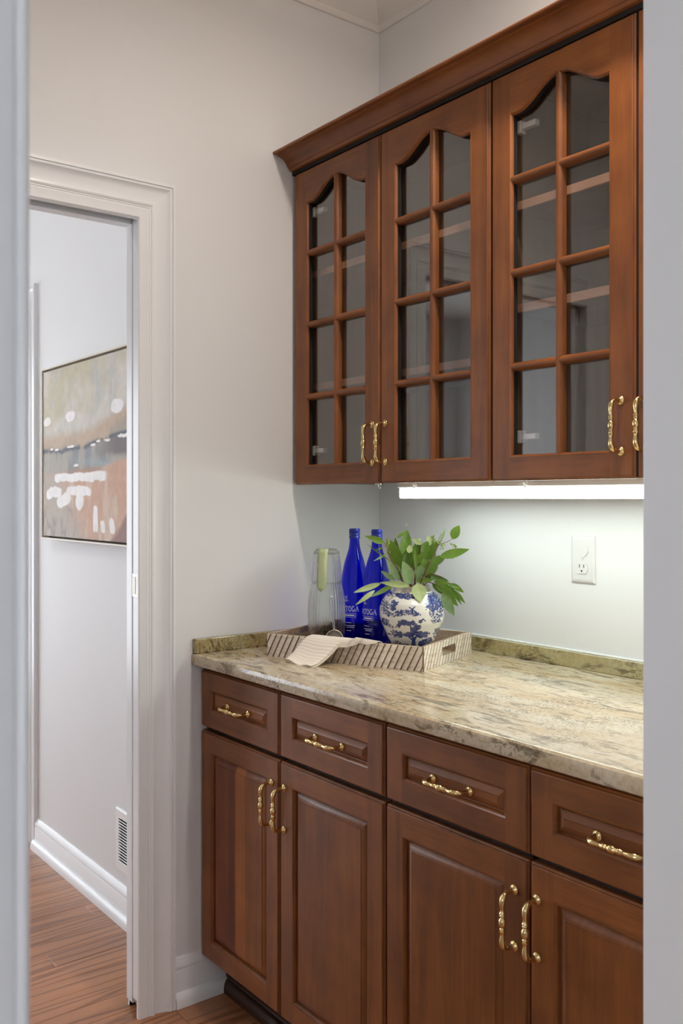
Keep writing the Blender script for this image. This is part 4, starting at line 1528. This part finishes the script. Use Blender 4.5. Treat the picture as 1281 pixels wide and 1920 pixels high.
rows4 = [(TP(.260, .020, zt - .004), TP(.335, .020, zt - .012)),
         (TP(.262, .004, zt + .006), TP(.326, .004, zt + .0015)),
         (TP(.258, -.007, zt + .003), TP(.318, -.006, zt - .002)),
         (TP(.246, -.011, zt - .006), TP(.300, -.009, zt - .006))]
cloth('side_fold', rows4, MAT['linen_plain'], nk, .0024, .002, seed=3.0)

# ------------------------------------------------------------------ blue and white vase
vx, vy = 0.474, -0.290
va = thing('ginger_jar_vase', 'round white vase with blue landscape transfer print and metal rim', 'vase', (vx, vy, FLOOR_Z))
vp = [(.020, 0), (.0385, 0), (.0405, .003), (.0405, .010), (.0430, .024), (.0495, .043), (.0594, .0595), (.0696, .083), (.0770, .100), (.0795, .114), (.0797, .130), (.0765, .146), (.0707, .154), (.0620, .164), (.0520, .1705), (.0455, .1725)]
zs_ = np.array([p[1] for p in vp]); rs_ = np.array([p[0] for p in vp])
arc = np.concatenate([[0], np.cumsum(np.hypot(np.diff(zs_), np.diff(rs_)))])
NA, NZ = 520, 230
ss = np.linspace(0, arc[-1], NZ)
def smooth_interp(s, a, y):
    t_ = np.interp(s, a, y)
    for _ in range(6):
        t_[1:-1] = (t_[:-2] + 2 * t_[1:-1] + t_[2:]) / 4
    return t_
zz, rr_ = smooth_interp(ss, arc, zs_), smooth_interp(ss, arc, rs_)
ang = np.linspace(0, 2 * PI, NA, endpoint=False)
AA, ZZ = np.meshgrid(ang, zz); _, RR = np.meshgrid(ang, rr_)
phi_c = math.atan2(CAM.y - vy, CAM.x - vx)
P = np.stack([vx + RR * np.cos(AA), vy + RR * np.sin(AA), FLOOR_Z + ZZ], -1)
rel = (AA - phi_c + PI) % (2 * PI) - PI
flip = np.abs(rel) > PI / 2
rel2 = np.where(flip, (rel + PI + PI) % (2 * PI) - PI, rel)     # the design repeats on the back
X = 637 + 337 * (RR / .0797) * np.sin(rel2)                       # design sheet coordinates
Yd = (1.3223 - (FLOOR_Z + ZZ)) / .001313                          # px below eye level in the sheet
Yd = (Yd + 932.5 - 970) * 5.57
wob = fbm(X / 26, Yd / 26, 5, 3) - .5
wob2 = fbm(X / 11 + 9, Yd / 11, 15, 2) - .5
Xw, Yw = X + wob * 46 + wob2 * 22, Yd + fbm(X / 26 + 30, Yd / 26, 8, 3) * 46 - 23 + wob2 * 14
ink = np.zeros_like(X)
def ell(cx_, cy_, rx, ry, dens=1.0):
    global ink
    d = ((Xw - cx_) / rx) ** 2 + ((Yw - cy_) / ry) ** 2
    ink = np.maximum(ink, dens * (1 - np.clip((d - .8) / .3, 0, 1)))
for e_ in [(575, 805, 105, 34, .85), (395, 800, 50, 22, .7), (365, 915, 62, 70, .75), (455, 890, 34, 50, 1), (420, 985, 100, 22, .8), (560, 965, 110, 34, .8), (660, 970, 70, 20, .8),
           (870, 860, 105, 90, .9), (900, 960, 95, 80, .75), (880, 1050, 60, 34, .75), (735, 1042, 42, 16, .9), (800, 900, 40, 34, .7),
           (360, 1075, 48, 44, .85), (420, 1115, 40, 22, .8), (395, 1205, 22, 14, .8),
           (545, 1065, 66, 30, 1), (620, 1065, 56, 26, 1), (500, 1095, 22, 34, 1), (690, 1110, 46, 34, 1), (660, 1130, 32, 24, 1),
           (470, 1190, 52, 44, .8), (520, 1195, 34, 46, .95), (600, 1190, 62, 30, 1), (690, 1170, 66, 26, 1), (750, 1190, 78, 32, 1), (905, 1160, 60, 26, .8), (890, 1210, 40, 50, .8),
           (480, 1305, 60, 44, .75), (560, 1320, 60, 40, .75), (740, 1290, 36, 44, .95), (810, 1275, 50, 60, .75), (660, 1345, 180, 24, .9), (860, 1310, 40, 30, .7)]:
    ell(*e_)
def seg(x0, y0, x1, y1, w0, w1):
    global ink
    dx, dy = x1 - x0, y1 - y0
    t_ = np.clip(((X - x0) * dx + (Yd - y0) * dy) / (dx * dx + dy * dy), 0, 1)
    d = np.hypot(X - x0 - t_ * dx, Yd - y0 - t_ * dy)
    ink = np.maximum(ink, 1.3 * (1 - np.clip((d - (w0 + (w1 - w0) * t_)) / 4, 0, 1)))
tex = fbm(X / 9, Yd / 9, 33, 2)
hat = fbm(X / 5 + Yd / 16, Yd / 7, 44, 2)
cov = ink * (1 - .0)
inkm = np.clip((cov * 1.0 - (tex * .62 + hat * .62)) * 7 + .15, 0, 1) * (ink > .02)
# sky gap inside the pine crown
gap = ((X - 585) / 46) ** 2 + ((Yd - 1125) / 34) ** 2
inkm *= np.clip((gap - .8) / .3, 0, 1)
ink[:] = 0
for s_ in [(652, 1350, 655, 1245, 24, 15), (655, 1250, 690, 1195, 12, 6), (655, 1255, 596, 1205, 8, 4), (632, 1170, 622, 1080, 7, 5), (700, 1205, 740, 1195, 5, 3), (655, 1240, 640, 1190, 10, 6),
           (640, 925, 668, 900, 4, 3), (640, 925, 612, 905, 4, 3), (640, 925, 672, 945, 4, 3), (640, 925, 615, 950, 4, 3), (640, 925, 645, 965, 6, 9),
           (455, 850, 440, 935, 10, 16), (470, 870, 500, 860, 5, 4), (435, 855, 428, 905, 5, 5)]:
    seg(*s_)
inkm = np.maximum(inkm, np.clip(ink, 0, 1))
inkm = np.maximum(inkm, ((Yd < 790) & (Yd > 778)) * .8)
blue = mixc(np.broadcast_to(srgb(28, 42, 104), P.shape).copy(), np.broadcast_to(srgb(66, 84, 142), P.shape).copy(), np.clip(tex * 1.3 - .2, 0, 1))
bg = np.broadcast_to(srgb(229, 228, 222), P.shape).copy() * (0.97 + 0.05 * wob[..., None])
Cc = mixc(bg, blue, inkm)
grid_object('jar', P, Cc, MAT['glazed_transferware'], va, wrap=True)
m = MB().lathe([(.0440, .1705), (.0446, .1725), (.0438, .174), (.0432, .1842), (.0440, .1855), (.0436, .1868), (.0412, .1868), (.0405, .183), (.0400, .160)], (vx, vy, FLOOR_Z), 64, capb=False, capt=False)
obj('metal_rim', m, MAT['satin_nickel'], va, smooth=40)
m = MB().lathe([(.0415, .160), (.0001, .160)], (vx, vy, FLOOR_Z), 40, capb=False, capt=False)
obj('inside', m, MAT['slot_dark'], va)

# ------------------------------------------------------------------ eucalyptus stems
eu = thing('eucalyptus_bunch', 'green eucalyptus branches with long leaves arranged in the vase', 'plant', (vx, vy, FLOOR_Z + .16))
VW = (Vector((vx, vy, 0)) - Vector((CAM.x, CAM.y, 0))).dot(Fv)


def zp(x_, y_, dw=0.0):
    return at_depth(660 + x_ / 5.57, 970 + y_ / 5.57, VW + dw)


def leaf(b, tp, width, mat, bend=0.0, tilt=0.0, fold=.18):
    """b, tp 3D; blade faces roughly the room side"""
    ax = tp - b
    L = ax.length
    ax.normalize()
    mid = (b + tp) / 2
    view = (CAM - mid).normalized()
    wd = ax.cross(view).normalized()
    nn = wd.cross(ax).normalized()
    wd = (wd * math.cos(tilt) + nn * math.sin(tilt)).normalized()
    nn = wd.cross(ax).normalized()
    m = MB()
    N = 9
    for i in range(N + 1):
        t_ = i / N
        w_ = width * .5 * (math.sin(PI * min(1, t_ ** .80)) ** .82 if 0 < t_ < 1 else 0) + (.0006 if t_ in (0, 1) else 0)
        c_ = b + ax * L * t_ + nn * (bend * L * math.sin(PI * t_))
        for k in (-1, -.5, 0, .5, 1):
            m.v.append(tuple(c_ + wd * w_ * k + nn * (abs(k) * w_ * fold)))
    for i in range(N):
        for k in range(4):
            m.f.append((i * 5 + k, i * 5 + k + 1, (i + 1) * 5 + k + 1, (i + 1) * 5 + k))
    me_o = obj('leaf', m, MAT[mat], eu, smooth=70)
    return me_o


PXM = 2.3 / FPX / 5.57
g_, d_, s_, p_ = 'leaf_green', 'leaf_deep', 'leaf_sage', 'leaf_pale'
LV = [(332, 262, 133, 192, 66, g_, -.02, -.05), (412, 462, 163, 284, 14, g_, -.03, -.02), (322, 318, 235, 350, 16, g_, -.03, -.03), (365, 382, 230, 456, 22, s_, -.02, -.04),
      (512, 525, 388, 228, 125, g_, .01, .0), (470, 500, 455, 215, 80, d_, .03, .03), (465, 218, 598, 126, 36, g_, .03, .05), (545, 410, 582, 138, 118, g_, .0, .01), (560, 540, 600, 300, 110, d_, -.01, -.01), (598, 372, 606, 288, 62, p_, -.03, -.03),
      (625, 545, 552, 372, 110, d_, -.02, -.01), (645, 545, 662, 275, 112, g_, .0, .02), (672, 552, 658, 330, 34, g_, -.03, -.03), (728, 282, 628, 226, 46, p_, -.03, -.03), (690, 275, 716, 216, 46, d_, .0, .02),
      (735, 372, 795, 250, 96, g_, .01, .02), (680, 470, 790, 372, 84, g_, -.02, -.03), (752, 525, 762, 415, 74, g_, -.03, -.03), (735, 480, 905, 245, 104, g_, .02, .03), (758, 615, 915, 395, 108, g_, .01, .02),
      (658, 650, 752, 478, 100, s_, -.01, -.02), (622, 700, 528, 458, 124, s_, -.03, -.05), (522, 658, 372, 455, 112, s_, .0, .0), (446, 654, 306, 560, 52, s_, -.03, -.03), (602, 716, 296, 680, 62, p_, -.04, -.06),
      (302, 690, 18, 786, 56, p_, -.05, -.09), (432, 708, 196, 832, 44, g_, -.03, -.07), (238, 764, 38, 916, 44, p_, -.07, -.10), (690, 688, 715, 886, 140, p_, -.05, -.075), (665, 668, 862, 648, 52, g_, -.02, -.02),
      (820, 612, 1010, 665, 56, d_, .0, .01), (850, 668, 1028, 688, 48, g_, -.01, -.01), (870, 690, 1082, 832, 84, g_, .0, .01), (840, 690, 945, 806, 46, d_, .02, .03), (925, 735, 1108, 926, 86, g_, -.01, -.01),
      (1030, 690, 1168, 784, 56, g_, .03, .03), (1020, 712, 1145, 912, 40, d_, .01, .01), (1075, 765, 1182, 898, 40, g_, .03, .03), (945, 795, 1068, 1028, 98, s_, -.02, -.02), (905, 690, 1062, 760, 52, d_, .02, .02),
      (915, 412, 1226, 334, 88, g_, -.02, -.02), (880, 500, 1000, 350, 60, g_, .02, .02), (1050, 228, 1122, 84, 96, g_, .0, .0), (928, 248, 976, 118, 28, s_, .01, .02), (845, 292, 790, 192, 72, p_, .04, .05),
      (1048, 398, 1056, 432, 44, g_, .01, .01), (402, 340, 368, 222, 44, d_, .02, .02), (870, 300, 842, 205, 40, g_, .02, .02), (560, 90, 582, 58, 10, p_, .05, .05), (780, 640, 860, 560, 60, d_, .03, .03), (700, 640, 690, 520, 70, d_, .03, .03),
      (560, 600, 470, 330, 90, d_, .04, .05), (600, 560, 640, 330, 90, d_, .04, .05), (680, 600, 760, 330, 90, d_, .04, .05), (720, 620, 840, 420, 90, d_, .035, .05), (540, 640, 440, 480, 80, d_, .03, .03), (760, 640, 900, 520, 70, d_, .03, .04),
      (640, 640, 600, 480, 90, d_, .02, .02), (800, 520, 870, 330, 70, d_, .03, .04), (470, 430, 420, 300, 60, g_, .02, .02), (690, 420, 700, 260, 70, d_, .03, .04), (960, 720, 1120, 860, 50, d_, .02, .03), (980, 690, 1130, 740, 40, g_, .02, .02), (520, 560, 510, 380, 60, d_, .03, .03)]
for i, (bx, by, tx, ty_, wd_, mt, db, dt) in enumerate(LV):
    leaf(zp(bx, by, db), zp(tx, ty_, dt), wd_ * PXM * 1.08, mt, bend=random.uniform(-.06, .1), tilt=random.uniform(-.35, .35))


def stem(pts, r0, r1):
    P_ = [zp(*p) for p in pts]
    out = []
    for i in range(len(P_) - 1):
        for k in range(5):
            t_ = k / 5
            p0, p1, p2, p3 = P_[max(0, i - 1)], P_[i], P_[i + 1], P_[min(len(P_) - 1, i + 2)]
            out.append(0.5 * ((2 * p1) + (p2 - p0) * t_ + (2 * p0 - 5 * p1 + 4 * p2 - p3) * t_ ** 2 + (3 * p1 - p0 - 3 * p2 + p3) * t_ ** 3))
    out.append(P_[-1])
    n_ = len(out)
    obj('stem', MB().tube(out, [r0 + (r1 - r0) * i / (n_ - 1) for i in range(n_)], 8), MAT['stem_brown'], eu, smooth=True)


stem([(640, 860, 0), (612, 715, -.01), (648, 560, -.01), (700, 380, -.01), (722, 285, -.02)], .0032, .0010)
stem([(630, 860, 0), (530, 665, .0), (480, 540, -.02), (400, 430, -.03), (362, 305, -.03), (332, 262, -.03)], .0020, .0008)
stem([(650, 860, 0), (735, 645, -.02), (825, 445, -.02), (905, 285, .0), (940, 235, .0)], .0022, .0008)
stem([(905, 290, .0), (985, 260, .0), (1050, 226, .0)], .0009, .0006)
stem([(660, 860, 0), (790, 615, .0), (870, 600, .0), (960, 640, .01), (1010, 665, .01)], .0018, .0007)
stem([(650, 850, 0), (660, 640, -.03), (640, 570, -.03), (560, 420, .0)], .0030, .0010)
stem([(660, 850, 0), (770, 690, .0), (850, 690, .0), (930, 740, .0), (945, 795, -.02)], .0016, .0007)
stem([(560, 700, -.03), (440, 690, -.05), (300, 690, -.06)], .0012, .0006)
stem([(880, 330, .0), (930, 170, .0)], .0007, .0005)
stem([(830, 330, .0), (850, 190, .01)], .0007, .0005)
for (cx_, cy_, n_, sp_) in ((372, 250, 7, 18), (365, 300, 6, 16), (375, 365, 6, 18), (940, 290, 9, 26), (950, 335, 6, 24), (1060, 290, 9, 26), (1085, 300, 4, 14), (845, 195, 6, 22), (850, 240, 6, 20), (905, 255, 7, 20), (820, 455, 4, 14), (490, 545, 4, 12)):
    m = MB()
    c0 = zp(cx_, cy_, -.012)
    for i in range(n_):
        q = zp(cx_ + random.gauss(0, sp_ * .6), cy_ + random.gauss(0, sp_ * .5), -.012 + random.uniform(-.012, .012))
        m.tube([q + Vector((0, 0, -.002)), q + Vector((0, 0, -.0012)), q + Vector((0, 0, .0004)), q + Vector((0, 0, .0016)), q + Vector((0, 0, .0022))], [.0004, .0012, .0016, .0011, .0003], 7)
        m.tube([c0, q], .0004, 5)
    obj('bud_cluster', m, MAT['bud_green'], eu, smooth=60)
